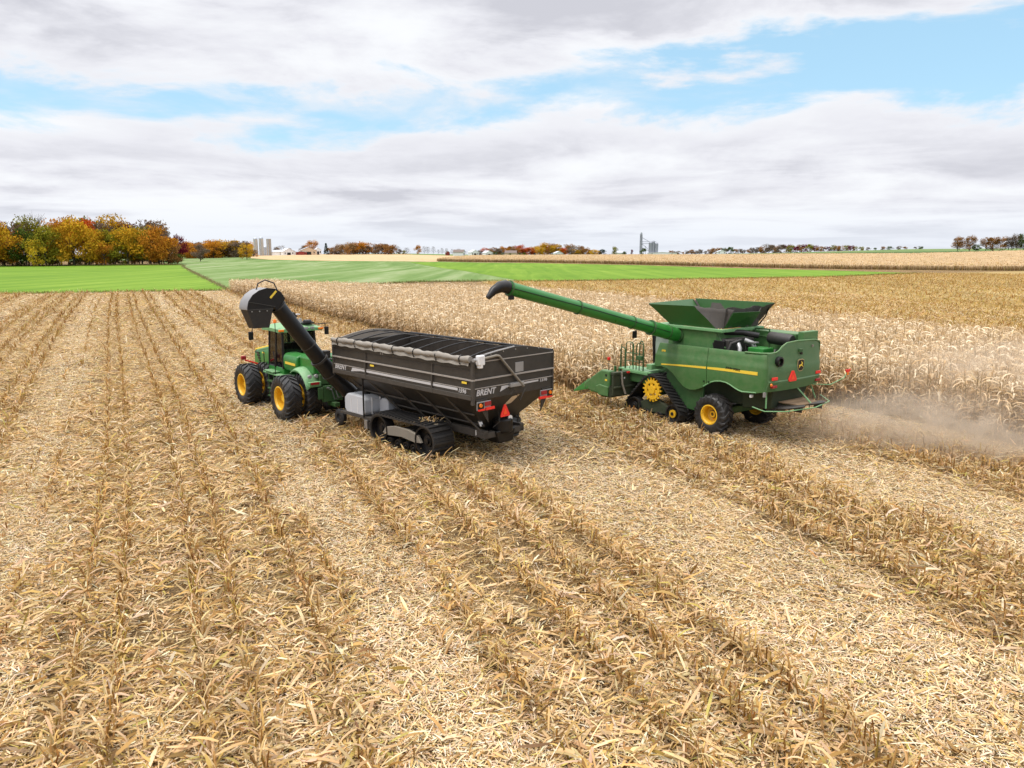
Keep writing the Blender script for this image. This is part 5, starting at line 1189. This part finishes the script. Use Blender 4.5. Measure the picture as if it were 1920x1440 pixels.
def corn_points():
    out = []
    ys = np.arange(8.2, 141, .17)
    for y in ys:
        g = .889 + .30*math.exp(-y/25.); k = np.arange(math.ceil(U(-56, y)/.72), math.floor(U(min(60, y*.78+6), y)/.72)+1)
        x = (k*.72 - .457*y)/g; out.append(np.stack([x + rng.normal(0, .03, len(k)), np.full(len(k), y) + rng.uniform(-.07, .07, len(k))], -1))
    P = np.concatenate(out); k = inpoly(P[:, 0], P[:, 1], CORN); P = P[k]
    d = np.hypot(P[:, 0], P[:, 1]); return P[rng.random(len(P)) < np.clip(90/d, .62, .97)]
P = corn_points(); n = len(P)
me = bpy.data.meshes.new('standing_corn'); me.vertices.add(n); me.vertices.foreach_set('co', np.stack([P[:, 0], P[:, 1], hgt(P[:, 0], P[:, 1])], -1).astype(np.float32).ravel())
a = me.attributes.new('rot', 'FLOAT_VECTOR', 'POINT'); a.data.foreach_set('vector', np.stack([rng.normal(0, .09, n), rng.normal(0, .09, n), rng.uniform(0, 6.28, n)], -1).astype(np.float32).ravel())
a = me.attributes.new('scl', 'FLOAT', 'POINT'); a.data.foreach_set('value', (rng.normal(1.0, .07, n)*(1 + .10*(vnoise(P[:, 0], P[:, 1], .12, 4)-.5))).astype(np.float32))
a = me.attributes.new('pick', 'INT', 'POINT'); a.data.foreach_set('value', rng.integers(0, 10, n).astype(np.int32))
corn = bpy.data.objects.new('standing_corn', me); COL.objects.link(corn); tag(corn, kind='stuff', label='dry standing corn not yet harvested beside the combine', cat='corn crop')
ng = bpy.data.node_groups.new('corn_scatter', 'GeometryNodeTree')
ng.interface.new_socket('Geometry', in_out='INPUT', socket_type='NodeSocketGeometry'); ng.interface.new_socket('Geometry', in_out='OUTPUT', socket_type='NodeSocketGeometry')
gi = ng.nodes.new('NodeGroupInput'); go = ng.nodes.new('NodeGroupOutput')
ci = ng.nodes.new('GeometryNodeCollectionInfo'); ci.inputs['Collection'].default_value = cc; ci.inputs['Separate Children'].default_value = True; ci.inputs['Reset Children'].default_value = True
def nattr(nm, dt):
    q = ng.nodes.new('GeometryNodeInputNamedAttribute'); q.data_type = dt; q.inputs['Name'].default_value = nm; return q.outputs['Attribute']
ip = ng.nodes.new('GeometryNodeInstanceOnPoints'); ip.inputs['Pick Instance'].default_value = True
er = ng.nodes.new('FunctionNodeEulerToRotation')
for a_, b_ in ((gi.outputs[0], ip.inputs['Points']), (ci.outputs[0], ip.inputs['Instance']), (nattr('pick', 'INT'), ip.inputs['Instance Index']), (nattr('rot', 'FLOAT_VECTOR'), er.inputs[0]), (er.outputs[0], ip.inputs['Rotation']), (nattr('scl', 'FLOAT'), ip.inputs['Scale']), (ip.outputs[0], go.inputs[0])):
    ng.links.new(a_, b_)
md = corn.modifiers.new('scatter', 'NODES'); md.node_group = ng

# a tuft of straw caught on top of the cart's left track
n = 90; cp_ = CART.matrix_basis @ Vector((2.75, -.30, 1.20)); P = np.array(cp_)[None] + rng.normal(0, 1, (n, 3))*np.array([.20, .20, .045])
V, F, C = strips(P, rng.uniform(0, 6.28, n), rng.uniform(.08, .28, n), rng.uniform(.015, .035, n), rng.normal(.3, .5, n), rng.uniform(0, 1.8, n), rng.normal(0, .6, n), palette(n), 2)
tag(np_mesh('straw_clump', V, F, STRAW, C), 'tuft of straw lying on top of the left track of the cart', 'straw')
# far corn block with its dark cut edge: dense upright tufts over a raised body
def far_corn():
    A = np.array([(-47, 469), (13, 451), (69, 402), (110, 352), (144, 316), (195, 285), (330, 255)], float); B = np.array([(-29, 676), (67, 676), (147, 610), (200, 620), (248, 672), (295, 561), (470, 480)], float)
    def res(P_, k):
        d = np.r_[0, np.cumsum(np.hypot(*np.diff(P_, axis=0).T))]; t = np.linspace(0, d[-1], k); return np.stack([np.interp(t, d, P_[:, 0]), np.interp(t, d, P_[:, 1])], 1)
    n, m = 240, 40; a, b = res(A, n), res(B, n); t = (np.linspace(0, 1, m)**1.5)[:, None, None]; P_ = a[None]*(1-t) + b[None]*t
    Z = hgt(P_[..., 0], P_[..., 1]) + 1.75 + rng.normal(0, .10, (m, n))
    T = np.concatenate([P_, Z[..., None]], -1).reshape(-1, 3)
    i = np.arange(m-1)[:, None]*n; j = np.arange(n-1)[None]; F = np.stack([i+j, i+j+1, i+n+j+1, i+n+j], -1).reshape(-1, 4)
    base = np.concatenate([a, (hgt(a[:, 0], a[:, 1])-.2)[:, None]], 1); o_ = len(T); jj = np.arange(n-1)
    F2 = np.stack([o_+jj, o_+jj+1, jj+1, jj], -1)
    C = np.concatenate([np.tile([[.52, .37, .21]], (len(T), 1))*rng.uniform(.85, 1.12, (len(T), 1)), np.tile([[.16, .10, .045]], (n, 1))])
    parts = [(np.concatenate([T, base]), np.concatenate([F, F2]), C)]
    N = 42000; u = rng.random(N); v = rng.random(N)**2.2; ai = res(A, 4000); bi = res(B, 4000); q = (u*3999).astype(int); pp = ai[q]*(1-v[:, None]) + bi[q]*v[:, None]
    z0 = hgt(pp[:, 0], pp[:, 1]) + np.where(v < .012, rng.uniform(0, 1.4, N), 1.5)
    parts.append(strips(np.stack([pp[:, 0], pp[:, 1], z0], -1), rng.uniform(0, 6.28, N), rng.uniform(.4, .9, N), rng.uniform(.2, .45, N), rng.uniform(.6, 1.5, N), rng.uniform(0, 1.2, N), rng.normal(0, .5, N), palette(N, [3, 2, 3, 1.5, 1, .4, 3, 1])*np.where(v < .012, .62, .92)[:, None], 1))
    N = 9000; q = rng.integers(0, 4000, N); pp = ai[q] + rng.normal(0, .5, (N, 2)); z0 = hgt(pp[:, 0], pp[:, 1])
    parts.append(strips(np.stack([pp[:, 0], pp[:, 1], z0], -1), rng.uniform(0, 6.28, N), rng.uniform(.9, 2.1, N), rng.uniform(.15, .35, N), rng.uniform(1.2, 1.6, N), rng.uniform(0, .6, N), rng.normal(0, .5, N), palette(N, [1, 3, .5, 4, .2, 1.5, 1, .3])*.62, 1))
    V, F, C = cat(parts); o = np_mesh('far_corn', V, F, STRAW, C); tag(o, kind='stuff', label='distant block of standing corn with a dark brown cut edge above the green field', cat='corn crop')
far_corn()

# ================================================================= TREES
TREEM = {}
def tree_mat(cname, col):
    if cname not in TREEM: TREEM[cname] = attr_mat('foliage_' + cname, col, trans=.18)
    return TREEM[cname]
BARK = pmat('bark', (.055, .045, .036), .9, var=.3)
HUES = {'orange': (.52, .23, .028), 'golden': (.58, .34, .028), 'yellow': (.60, .43, .035), 'rust brown': (.32, .16, .050), 'olive green': (.27, .25, .028), 'dark green': (.085, .125, .022), 'grey brown': (.20, .145, .10),
        'maroon': (.17, .018, .035), 'bare grey': (.19, .16, .14), 'red orange': (.50, .10, .02), 'pine green': (.022, .045, .024), 'tan': (.34, .20, .08)}
def crown_mesh(i, style):
    r_ = np.random.default_rng(500 + i); parts = []
    if style == 'bare':
        N = 420; a = r_.uniform(0, 6.28, N); z = r_.uniform(.25, .95, N); rad = .40*np.sin(np.pi*(.15+.8*z))*np.sqrt(r_.random(N))
        P = np.stack([rad*np.cos(a), rad*np.sin(a), z], -1)
        V, F, C = strips(P, a, r_.uniform(.06, .18, N), np.full(N, .010), r_.uniform(.5, 1.3, N), r_.normal(0, .3, N), r_.uniform(0, 3, N), np.repeat(r_.uniform(.7, 1.2, (N, 1)), 3, 1), 1)
        return V, F, C
    if style == 'cone':
        N = 900; z = .05 + .93*r_.random(N)**1.2; a = r_.uniform(0, 6.28, N); rad = (.30*(1-z)+.01)*(.55+.5*r_.random(N))*(1+.25*np.sin(z*60)); s = .07
    else:
        K = 20
        lo = .06 if style == 'round' else .22
        cz = r_.uniform(lo + .08, .86, K); ca = r_.uniform(0, 6.28, K); u_ = np.clip((cz-lo)/(.95-lo), 0, 1); wid = (.40 if style == 'round' else .34)*np.sin(np.pi*np.clip(.14+.80*u_, .05, .97))**.6
        cr = wid*r_.uniform(.25, .92, K); C0 = np.stack([cr*np.cos(ca), cr*np.sin(ca), cz], -1); rad = r_.uniform(.10, .19, K)
        N = 2200; k = r_.integers(0, K, N); d = r_.normal(0, 1, (N, 3)); d /= np.linalg.norm(d, axis=1)[:, None]
        q = C0[k] + d*(rad[k]*r_.uniform(.45, 1.08, N))[:, None]*np.array([1.05, 1.05, .9]); lob = r_.uniform(.80, 1.18, K)[k]
        P = q; keep = P[:, 2] > .02; P = P[keep]; N = len(P); lob = lob[keep]
        a = r_.uniform(0, 6.28, N); s = .040
        V, F, C = strips(P, a, r_.uniform(.6, 1.4, N)*s, r_.uniform(.6, 1.3, N)*s, r_.uniform(-1.2, 1.4, N), r_.normal(0, .8, N), r_.uniform(0, 3.1, N), np.repeat((lob*r_.uniform(.72, 1.22, N))[:, None], 3, 1)*r_.uniform(.9, 1.1, (N, 3)), 1)
        return V, F, C
    P = np.stack([rad*np.cos(a), rad*np.sin(a), z], -1)
    return strips(P, a, r_.uniform(.6, 1.4, N)*s, r_.uniform(.6, 1.2, N)*s, r_.uniform(-.9, .3, N), r_.normal(0, .5, N), r_.uniform(-.6, .6, N), np.repeat(r_.uniform(.65, 1.2, (N, 1)), 3, 1), 1)
def trunk_mesh(i, style):
    r_ = random.Random(900+i); m = MB(); top = .55 if style != 'bare' else .9
    m.tube([(0, 0, -.02), (.004, .003, .2), (.0, .01, .4), (.01, .0, top)], [.020, .015, .011, .004], 6)
    for k in range(6 if style != 'bare' else 10):
        z = .16 + .32*r_.random() if style != 'bare' else .2 + .5*r_.random(); a = r_.random()*6.28; l = .18 + .14*r_.random()
        m.tube([(0, 0, z), (l*.5*math.cos(a), l*.5*math.sin(a), z+.10), (l*math.cos(a), l*math.sin(a), z+.26)], [.009, .006, .003], 5)
    return m
PROTO = {}
def proto(style, v):
    if (style, v) not in PROTO:
        i = len(PROTO); V, F, C = crown_mesh(i, style); o = np_mesh('crown', V, F, None, C); me = o.data; me.materials.append(BARK); bpy.data.objects.remove(o)
        t = trunk_mesh(i, style); q = t.build('trunk', BARK); tm = q.data; bpy.data.objects.remove(q); PROTO[(style, v)] = (me, tm)
    return PROTO[(style, v)]
def tree(name, label, x, y, h, w, hue, style='round', v=0, group=None, dz=0):
    """h height, w width scale relative to the height"""
    t = thing(name, label, 'tree', (x, y, hz(x, y) + dz), random.uniform(0, 6.28), group); t.scale = (h*w, h*w, h)
    cm, tm = proto(style, v)
    c = bpy.data.objects.new('crown', cm); COL.objects.link(c); c.parent = t; c.material_slots[0].link = 'OBJECT'; c.material_slots[0].material = tree_mat(hue.replace(' ', '_'), HUES[hue])
    k = bpy.data.objects.new('trunk', tm); COL.objects.link(k); k.parent = t
    return t
def at(px, D):
    az = math.atan((px-960)/1385.); return D*math.sin(az), D*math.cos(az)
ORD = ['first', 'second', 'third', 'fourth', 'fifth', 'sixth', 'seventh', 'eighth', 'ninth', 'tenth', 'eleventh', 'twelfth', 'thirteenth', 'fourteenth', 'fifteenth', 'sixteenth', 'seventeenth', 'eighteenth', 'nineteenth', 'twentieth',
       'twenty-first', 'twenty-second', 'twenty-third', 'twenty-fourth', 'twenty-fifth', 'twenty-sixth', 'twenty-seventh', 'twenty-eighth', 'twenty-ninth', 'thirtieth'] 
# left wood: (px, distance, height, width, hue, style)
front = [(-38,446,21,1.0,'orange'),(8,447,24,1.0,'golden'),(36,452,19,.9,'orange'),(62,449,20,.95,'dark green'),(78,440,15,.8,'yellow'),(98,446,22,1.0,'olive green'),(122,452,19,.95,'golden'),(150,447,26.5,.95,'golden'),
         (178,445,22,.9,'golden'),(200,449,20,.9,'golden'),(206,441,13,.9,'orange'),(226,447,21,.95,'olive green'),(250,444,24,1.0,'golden'),(276,447,22,.95,'olive green'),(292,442,20,.9,'orange'),(308,444,22.5,.95,'orange'),(324,450,17,.9,'rust brown')]
back = [(-20,470,26,.9,'orange'),(18,476,28,1.0,'red orange'),(45,472,25,.9,'grey brown'),(66,474,28,.8,'olive green'),(84,480,28,.8,'bare grey'),(104,474,25,.9,'rust brown'),(126,470,27,.9,'orange'),(140,474,28,.9,'orange'),(172,470,27,.9,'red orange'),
        (192,474,29.5,.9,'olive green'),(216,472,26,.9,'grey brown'),(222,476,30,.85,'golden'),(246,474,26,.9,'rust brown'),(262,472,25.5,.9,'maroon'),(290,470,27,.9,'grey brown'),(306,474,26,.9,'rust brown'),(316,468,21,.9,'grey brown')]
ADJ = {24: 'tall'}
def size_word(h): return 'tall' if h > 23 else ('low' if h < 16.5 else 'mid-sized')
USED = set()
def lab_between(i, hues, head, tail):
    def nm(j): return hues[j] if 0 <= j < len(hues) else None
    L, Rr = nm(i-1), nm(i+1)
    if L and Rr: t_ = f'{head} between {"two " + L + " ones" if L == Rr else "a " + L + " and a " + Rr + " one"} {tail}'
    elif L: t_ = f'{head} at the end next to a {L} one {tail}'
    else: t_ = f'{head} at the outer end beside a {Rr} one {tail}'
    if t_ in USED or len(t_.split()) > 16: t_ = f'{head} {tail}, {ORD[i]} from the left'
    USED.add(t_); return t_
fh = [size_word(f[2]) + ' ' + f[4] for f in front]
for i, (px, D, h, w, hue) in enumerate(front):
    x, y = at(px, D); tree('autumn_tree', lab_between(i, [f[4] for f in front], f'{size_word(h)} {hue} tree', 'fronting the near wood'), x, y, h*.94, w*1.12, hue, 'bare' if 'bare' in hue else 'round', i % 6, 'trees of the near wood')
for i, (px, D, h, w, hue) in enumerate(back):
    x, y = at(px, D); tree('autumn_tree', lab_between(i, [f[4] for f in back], f'{hue} treetop', 'rising behind the near wood'), x, y, h*.94, w*1.1, hue, 'bare' if 'bare' in hue else 'tall', 10 + i % 4, 'trees of the near wood')
# undergrowth darkening the wood's foot
for i, px in enumerate(range(-30, 345, 17)):
    x, y = at(px + random.uniform(-5, 5), 455 + random.uniform(-3, 4)); tree('undergrowth_bush', f'low {["rust brown", "dark green", "rust brown"][i % 3]} bush under the near wood, {ORD[i]} from the left', x, y, random.uniform(6, 9), 2.0, ['rust brown', 'dark green', 'rust brown'][i % 3], 'round', i % 6, 'bushes under the near wood')
tree('autumn_tree', 'dark maroon tree just beyond the end of the near wood', *at(346, 560), 19, .85, 'maroon', 'tall', 11)
tree('autumn_tree', 'brown half bare tree standing alone on the pasture beyond the near wood', *at(384, 522), 11.5, 1.25, 'grey brown', 'round', 3)
tree('autumn_tree', 'golden tree standing alone in front of the pale silos', *at(470, 530), 11.5, 1.05, 'golden', 'round', 2)
def run(px0, px1, n, D, h0, h1, hues, where, group, styles=('round',), w=(1.2, 1.7), prof=None):
    hs = [random.choice(hues) for _ in range(n)]
    for i in range(n):
        px = px0 + (px1-px0)*(i + random.uniform(-.25, .25))/max(1, n-1); x, y = at(px, D + random.uniform(-25, 25)); hue = hs[i]
        h = random.uniform(h0, h1)*(prof(i/max(1, n-1)) if prof else 1)
        st = 'bare' if hue == 'bare grey' else ('cone' if hue == 'pine green' else random.choice(styles))
        tree('distant_tree', lab_between(i, hs, f'{hue} tree', where), x, y, h, random.uniform(*w), hue, st, random.randrange(6) if st != 'tall' else 10 + random.randrange(4), group, -.10*h)
run(352, 470, 22, 720, 14.5, 18, ['orange', 'rust brown', 'rust brown', 'grey brown', 'grey brown', 'golden'], 'in the second wood', 'trees of the second wood')
run(525, 548, 3, 905, 8, 12, ['grey brown', 'bare grey'], 'by the white barns', 'trees by the farm')
tree('distant_tree', 'orange tree rising behind the tan barn', *at(591, 870), 16.5, 1.2, 'orange', 'round', 1)
tree('distant_tree', 'grey tree left of the orange tree behind the tan barn', *at(576, 880), 11, 1.1, 'grey brown', 'round', 4)
tree('conifer', 'dark spruce standing right of the tan barn', *at(617, 860), 13, .75, 'pine green', 'cone', 0)
run(622, 765, 26, 860, 8, 16, ['grey brown', 'rust brown', 'olive green', 'grey brown', 'bare grey', 'tan', 'rust brown', 'orange'], 'in the tan barn grove', 'trees of the barn grove', prof=lambda u: .62 + .5*math.sin(math.pi*min(1, u*1.05)))
tree('distant_tree', 'small bright orange tree alone right of the barn grove', *at(786, 880), 11, 1.0, 'orange', 'round', 5)
run(798, 850, 7, 950, 6, 11, ['bare grey'], 'along the bare skyline row', 'bare trees on the skyline', styles=('bare',), w=(.7, .9))
run(862, 900, 5, 930, 5, 8, ['bare grey', 'grey brown'], 'around the brown roofed house', 'bare trees on the skyline')
run(912, 1118, 28, 880, 10, 16.5, ['rust brown', 'orange', 'red orange', 'rust brown', 'grey brown', 'golden', 'olive green'], 'in the orange grove', 'trees of the orange grove', prof=lambda u: .70 + .38*math.sin(math.pi*u))
run(915, 1000, 7, 845, 3.5, 5, ['dark green', 'pine green', 'dark green'], 'under the orange grove', 'evergreens under the orange grove', styles=('round',), w=(1.3, 1.7))
for px, h, w, hue, lab in ((1126, 7.5, 1.7, 'pine green', 'round dark evergreen right of the orange grove'), (1149, 10.5, .9, 'olive green', 'pale green tree between the evergreen and the grain elevator'), (1181, 7, .6, 'maroon', 'small maroon tree just left of the grain elevator'), (1203, 8.5, 1.1, 'dark green', 'dark shrub at the foot of the grain elevator'), (1167, 5, 1.5, 'dark green', 'low dark bush left of the maroon tree')):
    tree('distant_tree', lab, *at(px, 880), h, w, hue, 'round', random.randrange(6))
run(1252, 1420, 22, 985, 5.5, 11, ['grey brown', 'rust brown', 'dark green', 'rust brown', 'grey brown'], 'in the low skyline wood', 'trees of the skyline wood', w=(1.2, 1.7), prof=lambda u: .6 + .5*u)
run(1424, 1602, 22, 960, 9, 14.5, ['grey brown', 'rust brown', 'maroon', 'rust brown', 'olive green', 'grey brown'], 'in the hill wood', 'trees of the hill wood', w=(1.1, 1.5), prof=lambda u: 1.0 - .55*u**1.5)
run(1606, 1715, 9, 1100, 4, 6, ['rust brown', 'grey brown', 'dark green'], 'behind the green hill', 'trees behind the green hill', w=(1.4, 1.9))
for i, (px, h, w, hue) in enumerate(((1782, 15, 1.0, 'rust brown'), (1804, 14.5, 1.05, 'rust brown'), (1818, 7, 1.4, 'dark green'), (1834, 12.5, 1.1, 'rust brown'), (1846, 13, 1.0, 'rust brown'), (1860, 13, 1.1, 'rust brown'), (1876, 13.5, 1.0, 'grey brown'), (1890, 15, .9, 'grey brown'), (1903, 16, .8, 'dark green'), (1917, 11, 1.0, 'rust brown'))):
    tree('hilltop_tree', f'{hue} tree on the open hilltop, {ORD[i]} from the left', *at(px, 800), h, w, hue, 'round', i % 6, 'trees on the open hilltop')
b = thing('dry_bush', 'dry brown bush at the field corner above the tall auger hood', 'bush', (-50.5, 141.5, hz(-50.5, 141.5)))
V, F, C = crown_mesh(77, 'bare'); V = V*np.array([5.5, 2.4, 2.2]); np_mesh('twigs', V, F, tree_mat('tan', HUES['tan']), C*.6, b)
V, F, C = crown_mesh(78, 'round'); np_mesh('leaves', V*np.array([4.5, 2.2, 1.3]), F, tree_mat('grey_brown', HUES['grey brown']), C, b)

# ================================================================= FAR FARMSTEADS
CONC = pmat('silo_concrete', (.46, .43, .38), .85, var=.15); CONCD = pmat('silo_stave', (.33, .29, .24), .85, var=.2); GALV = pmat('galvanised', (.42, .45, .50), .45, metal=.3, var=.1)
WHT = pmat('white_siding', (.75, .75, .74), .6, var=.04); TANB = pmat('tan_siding', (.58, .44, .30), .7, var=.06); ROOFG = pmat('grey_roof', (.40, .41, .43), .6, var=.1); ROOFB = pmat('brown_roof', (.16, .12, .10), .8, var=.1); DK = pmat('dark_opening', (.02, .02, .02), .9); REDB = pmat('barn_red', (.28, .04, .03), .7, var=.1); ROOFW = pmat('pale_roof', (.66, .67, .70), .5, var=.05); STEELB = pmat('elevator_steel', (.28, .29, .33), .55, metal=.2, var=.2)
def silo(label, px, D, r, h, mat, cap, capmat, group=None):
    x, y = at(px, D); t = thing('silo', label, 'silo', (x, y, hz(x, y)-.3), 0, group)
    MB().lathe([(r, 0), (r, h*.25), (r*1.01, h*.25), (r, h*.26), (r, h), (.01, h)], (0, 0, 0), (0, 0, 1), 18).build('wall', mat, t, smooth=40)
    if cap: MB().lathe([(r*math.cos(a), h + r*.9*math.sin(a)) for a in np.linspace(0, 1.5, 7)], (0, 0, .01), (0, 0, 1), 18).build('dome', capmat, t, smooth=50)
    MB().box(-.35, .35, -r-.45, -r+.1, .5, h).build('chute', GALV, t)
silo('left pale concrete silo with dark dome', 487.5, 860, 2.3, 18, CONC, True, GALV)
silo('middle pale concrete silo with dark dome, tallest of the farm', 498, 860, 2.4, 18.5, CONC, True, GALV)
silo('brown stave silo without a dome, right of the pale silos', 512, 850, 2.5, 18, CONCD, False, None)
silo('short steel grain bin between the pale silos and the brown silo', 505, 880, 2.2, 9, GALV, True, GALV)
def barn(name, label, cat_, px, D, w, l, h, rh, wall, roof, rot=0., door=True, group=None, lean=None):
    x, y = at(px, D); az = math.atan2(x, y); t = thing(name, label, cat_, (x, y, hz(x, y)-.2), -az + rot, group)
    MB().prism([(-w/2, 0), (w/2, 0), (w/2, h), (0, h+rh), (-w/2, h)], 'y', -l/2, l/2).build('wall', wall, t)
    m = MB()
    for s in (-1, 1): m.hexa([(0, -l/2-.4, h+rh+.02), (s*(w/2+.4), -l/2-.4, h-.25), (s*(w/2+.4), l/2+.4, h-.25), (0, l/2+.4, h+rh+.02)], [(0, -l/2-.4, h+rh+.25), (s*(w/2+.4), -l/2-.4, h-.02), (s*(w/2+.4), l/2+.4, h-.02), (0, l/2+.4, h+rh+.25)])
    m.build('roof', roof, t)
    if door: MB().box(-w*.16, w*.16, -l/2-.06, -l/2+.05, 0, h*.72).build('door', DK, t)
    for s in (-.34, .34): MB().box(w*s-.5, w*s+.5, -l/2-.05, -l/2+.04, h*.4, h*.75).build('window', DK, t)
    return t
barn('barn', 'tan gabled barn with dark open door', 'barn', 583, 835, 17, 16, 5.0, 3.4, TANB, ROOFG, .1)
barn('shed', 'low dark red shed against the tan barn', 'shed', 571, 826, 11, 6, 3.2, .8, REDB, ROOFG, 0, False)
barn('barn', 'white barn left of the dark red shed', 'barn', 545, 840, 12, 12, 4.2, 3.2, WHT, ROOFW, .3)
barn('shed', 'white shed right beside the brown silo', 'shed', 526, 850, 9, 14, 4, 1.8, WHT, ROOFW, .9, False)
barn('shed', 'small white shed right of the tan barn', 'shed', 601, 850, 7, 9, 5.5, 2.2, WHT, ROOFW, .15)
barn('shed', 'small white shed between the white barn and the red shed', 'shed', 559, 845, 6, 7, 3, 1.2, WHT, ROOFW, 0, False)
barn('house', 'brown roofed house right of the small orange tree', 'house', 862, 800, 9, 11, 4.0, 2.4, WHT, ROOFB, R(80))
barn('house', 'white house right of the brown roofed house', 'house', 889, 820, 9, 9, 4, 2.4, WHT, ROOFW, .4)
barn('shed', 'red shed left of the brown roofed house', 'shed', 841, 810, 4, 5, 3, 1.6, REDB, ROOFB, .2, False)
barn('house', 'white house at the left end of the orange grove', 'house', 915, 840, 9, 8, 3.4, 2.2, WHT, ROOFW, .5)
barn('house', 'dark roofed house under the orange grove', 'house', 958, 850, 10, 13, 3.4, 2.4, TANB, ROOFB, R(85))
barn('shed', 'bright white metal shed in front of the orange grove', 'shed', 1045, 760, 8.2, 9, 3.2, 1.7, WHT, ROOFW, .25)
barn('house', 'white house at the right end of the orange grove', 'house', 1106, 900, 8, 8, 4, 2.5, WHT, ROOFW, .2)
barn('house', 'grey roofed house left of the grain elevator', 'house', 1158, 900, 10, 12, 3.2, 2.2, WHT, ROOFG, R(80))
barn('shed', 'long white shed right of the grain elevator', 'shed', 1237, 905, 34, 8, 2.6, .8, WHT, ROOFW, 0, False)
barn('shed', 'white shed on the skyline left of the green hill', 'shed', 1346, 930, 9, 8, 3.2, 1.8, WHT, ROOFW, .2, False)
# grain elevator
x, y = at(1212, 905); E_ = thing('grain_elevator', 'tall grey grain elevator with leg tower and steel bins on the skyline', 'grain elevator', (x, y, hz(x, y)-.2), -math.atan2(x, y))
lt = MB()
for sx in (-1.5, 1.5):
    for sy in (-1.5, 1.5): lt.tube([(-9 + sx, sy, 0), (-9 + sx*.8, sy*.8, 24)], .28, 4)
for k in range(8):
    z = 1 + k*3; s = 1 if k % 2 else -1
    lt.tube([(-9 - 1.4*s, -1.4, z), (-9 + 1.4*s, -1.4, z+3)], .18, 4); lt.tube([(-9 - 1.4, -1.4, z), (-9 + 1.4, -1.4, z)], .18, 4); lt.tube([(-9 - 1.4, 1.4*s, z), (-9 - 1.4, -1.4*s, z+3)], .18, 4)
lt.build('leg_tower', STEELB, E_)
MB().box(-9.8, -8.2, -.6, .6, 0, 25.0).build('bucket_leg', STEELB, E_); MB().prism([(-10.3, 24.4), (-7.6, 24.4), (-7.9, 26.2), (-9.4, 26.8)], 'y', -1, 1).build('head', GALV, E_)
for bx, r, h in ((2.4, 2.1, 14.5), (5.6, 1.6, 16.0), (9.2, 1.9, 13.5)):
    MB().lathe([(r, 0), (r, h), (r*.25, h+1.4), (.01, h+1.5)], (bx, 0, 0), (0, 0, 1), 16).build('bin', STEELB, E_, smooth=40)
fr = MB()
for z in (13.6, 15.8): fr.tube([(-8, -.3, z), (8.5, -.3, z)], .3, 4)
fr.tube([(-8.5, 0, 21), (2.6, 0, 14.6)], .28, 5); fr.tube([(-8.4, 0, 9), (1.4, 0, 4.5)], .28, 5); fr.tube([(-8.5, 0, 14), (-.5, 0, 7)], .25, 5)
for bx in (-3.5, .2, 7.3, 10.6): fr.tube([(bx, -.6, 0), (bx, -.6, 14.5 if bx > 0 else 11)], .22, 4)
fr.build('catwalk_frame', STEELB, E_)
MB().box(10.5, 15.5, -2, 2, 0, 3.4).build('office', WHT, E_)

# ================================================================= DUST behind the combine
def dust(DUST_D):
    m = bpy.data.materials.new('chaff_dust'); m.use_nodes = True; nt = m.node_tree; nt.nodes.clear()
    tc = node(nt, 'ShaderNodeTexCoord').outputs['Object']
    ln = node(nt, 'ShaderNodeVectorMath', {0: tc}, operation='LENGTH').outputs['Value']
    fall = node(nt, 'ShaderNodeMapRange', {0: ln, 1: .15, 2: 1.0, 3: 1.0, 4: 0.0}, interpolation_type='SMOOTHSTEP').outputs[0]
    nz = node(nt, 'ShaderNodeTexNoise', {'Vector': sc_(nt, tc, (2.6, 1.3, 1.3)), 'Scale': 2.3, 'Detail': 6, 'Roughness': .68, 'Distortion': 1.1}).outputs[0]
    k = node(nt, 'ShaderNodeMapRange', {0: nz, 1: .40, 2: .66, 3: .0, 4: 1.0}).outputs[0]
    d = math_(nt, 'MULTIPLY', math_(nt, 'MULTIPLY', fall, k), DUST_D)
    pv = node(nt, 'ShaderNodeVolumePrincipled', {'Color': (.84, .71, .56, 1), 'Density': d, 'Anisotropy': .2})
    node(nt, 'ShaderNodeOutputMaterial', {'Volume': pv.outputs[0]})
    return m
def puff(name, label, loc, rz, size, dens):
    m = MB(); n = 24; prof = [(max(.001, math.sin(math.pi*i/12)), -math.cos(math.pi*i/12)) for i in range(13)]
    m.lathe(prof, (0, 0, 0), (0, 0, 1), n); o = m.build(name, dust(dens*1.5)); o.location = loc; o.rotation_euler = (0, 0, rz); o.scale = size
    tag(o, label, 'dust', None, 'stuff')
puff('dust_cloud', 'brown chaff dust drifting low along the corn edge behind the combine', (14.9, 25.9, .7), R(-33), (6.2, 2.3, 1.95), 1.05)
puff('dust_cloud', 'thin pale dust hanging over the corn at the right', (20.5, 28.5, 2.0), R(-40), (7.5, 4.5, 2.4), .36)
n = 700; a_ = rng.normal(0, 1, (n, 3))*np.array([2.1, .8, .5]); cs, sn = math.cos(R(-33)), math.sin(R(-33))
P = np.stack([14.3 + a_[:, 0]*cs - a_[:, 1]*sn, 26.3 + a_[:, 0]*sn + a_[:, 1]*cs, np.abs(a_[:, 2]) + .25], -1); P[:, 2] += hgt(P[:, 0], P[:, 1])
V, F, C = strips(P, rng.uniform(0, 6.28, n), rng.uniform(.04, .13, n), rng.uniform(.012, .03, n), rng.normal(0, .8, n), rng.normal(0, .6, n), rng.uniform(0, 3, n), palette(n), 1)
tag(np_mesh('flying_chaff', V, F, STRAW, C), kind='stuff', label='bits of chaff flying in the dust behind the combine', cat='chaff')
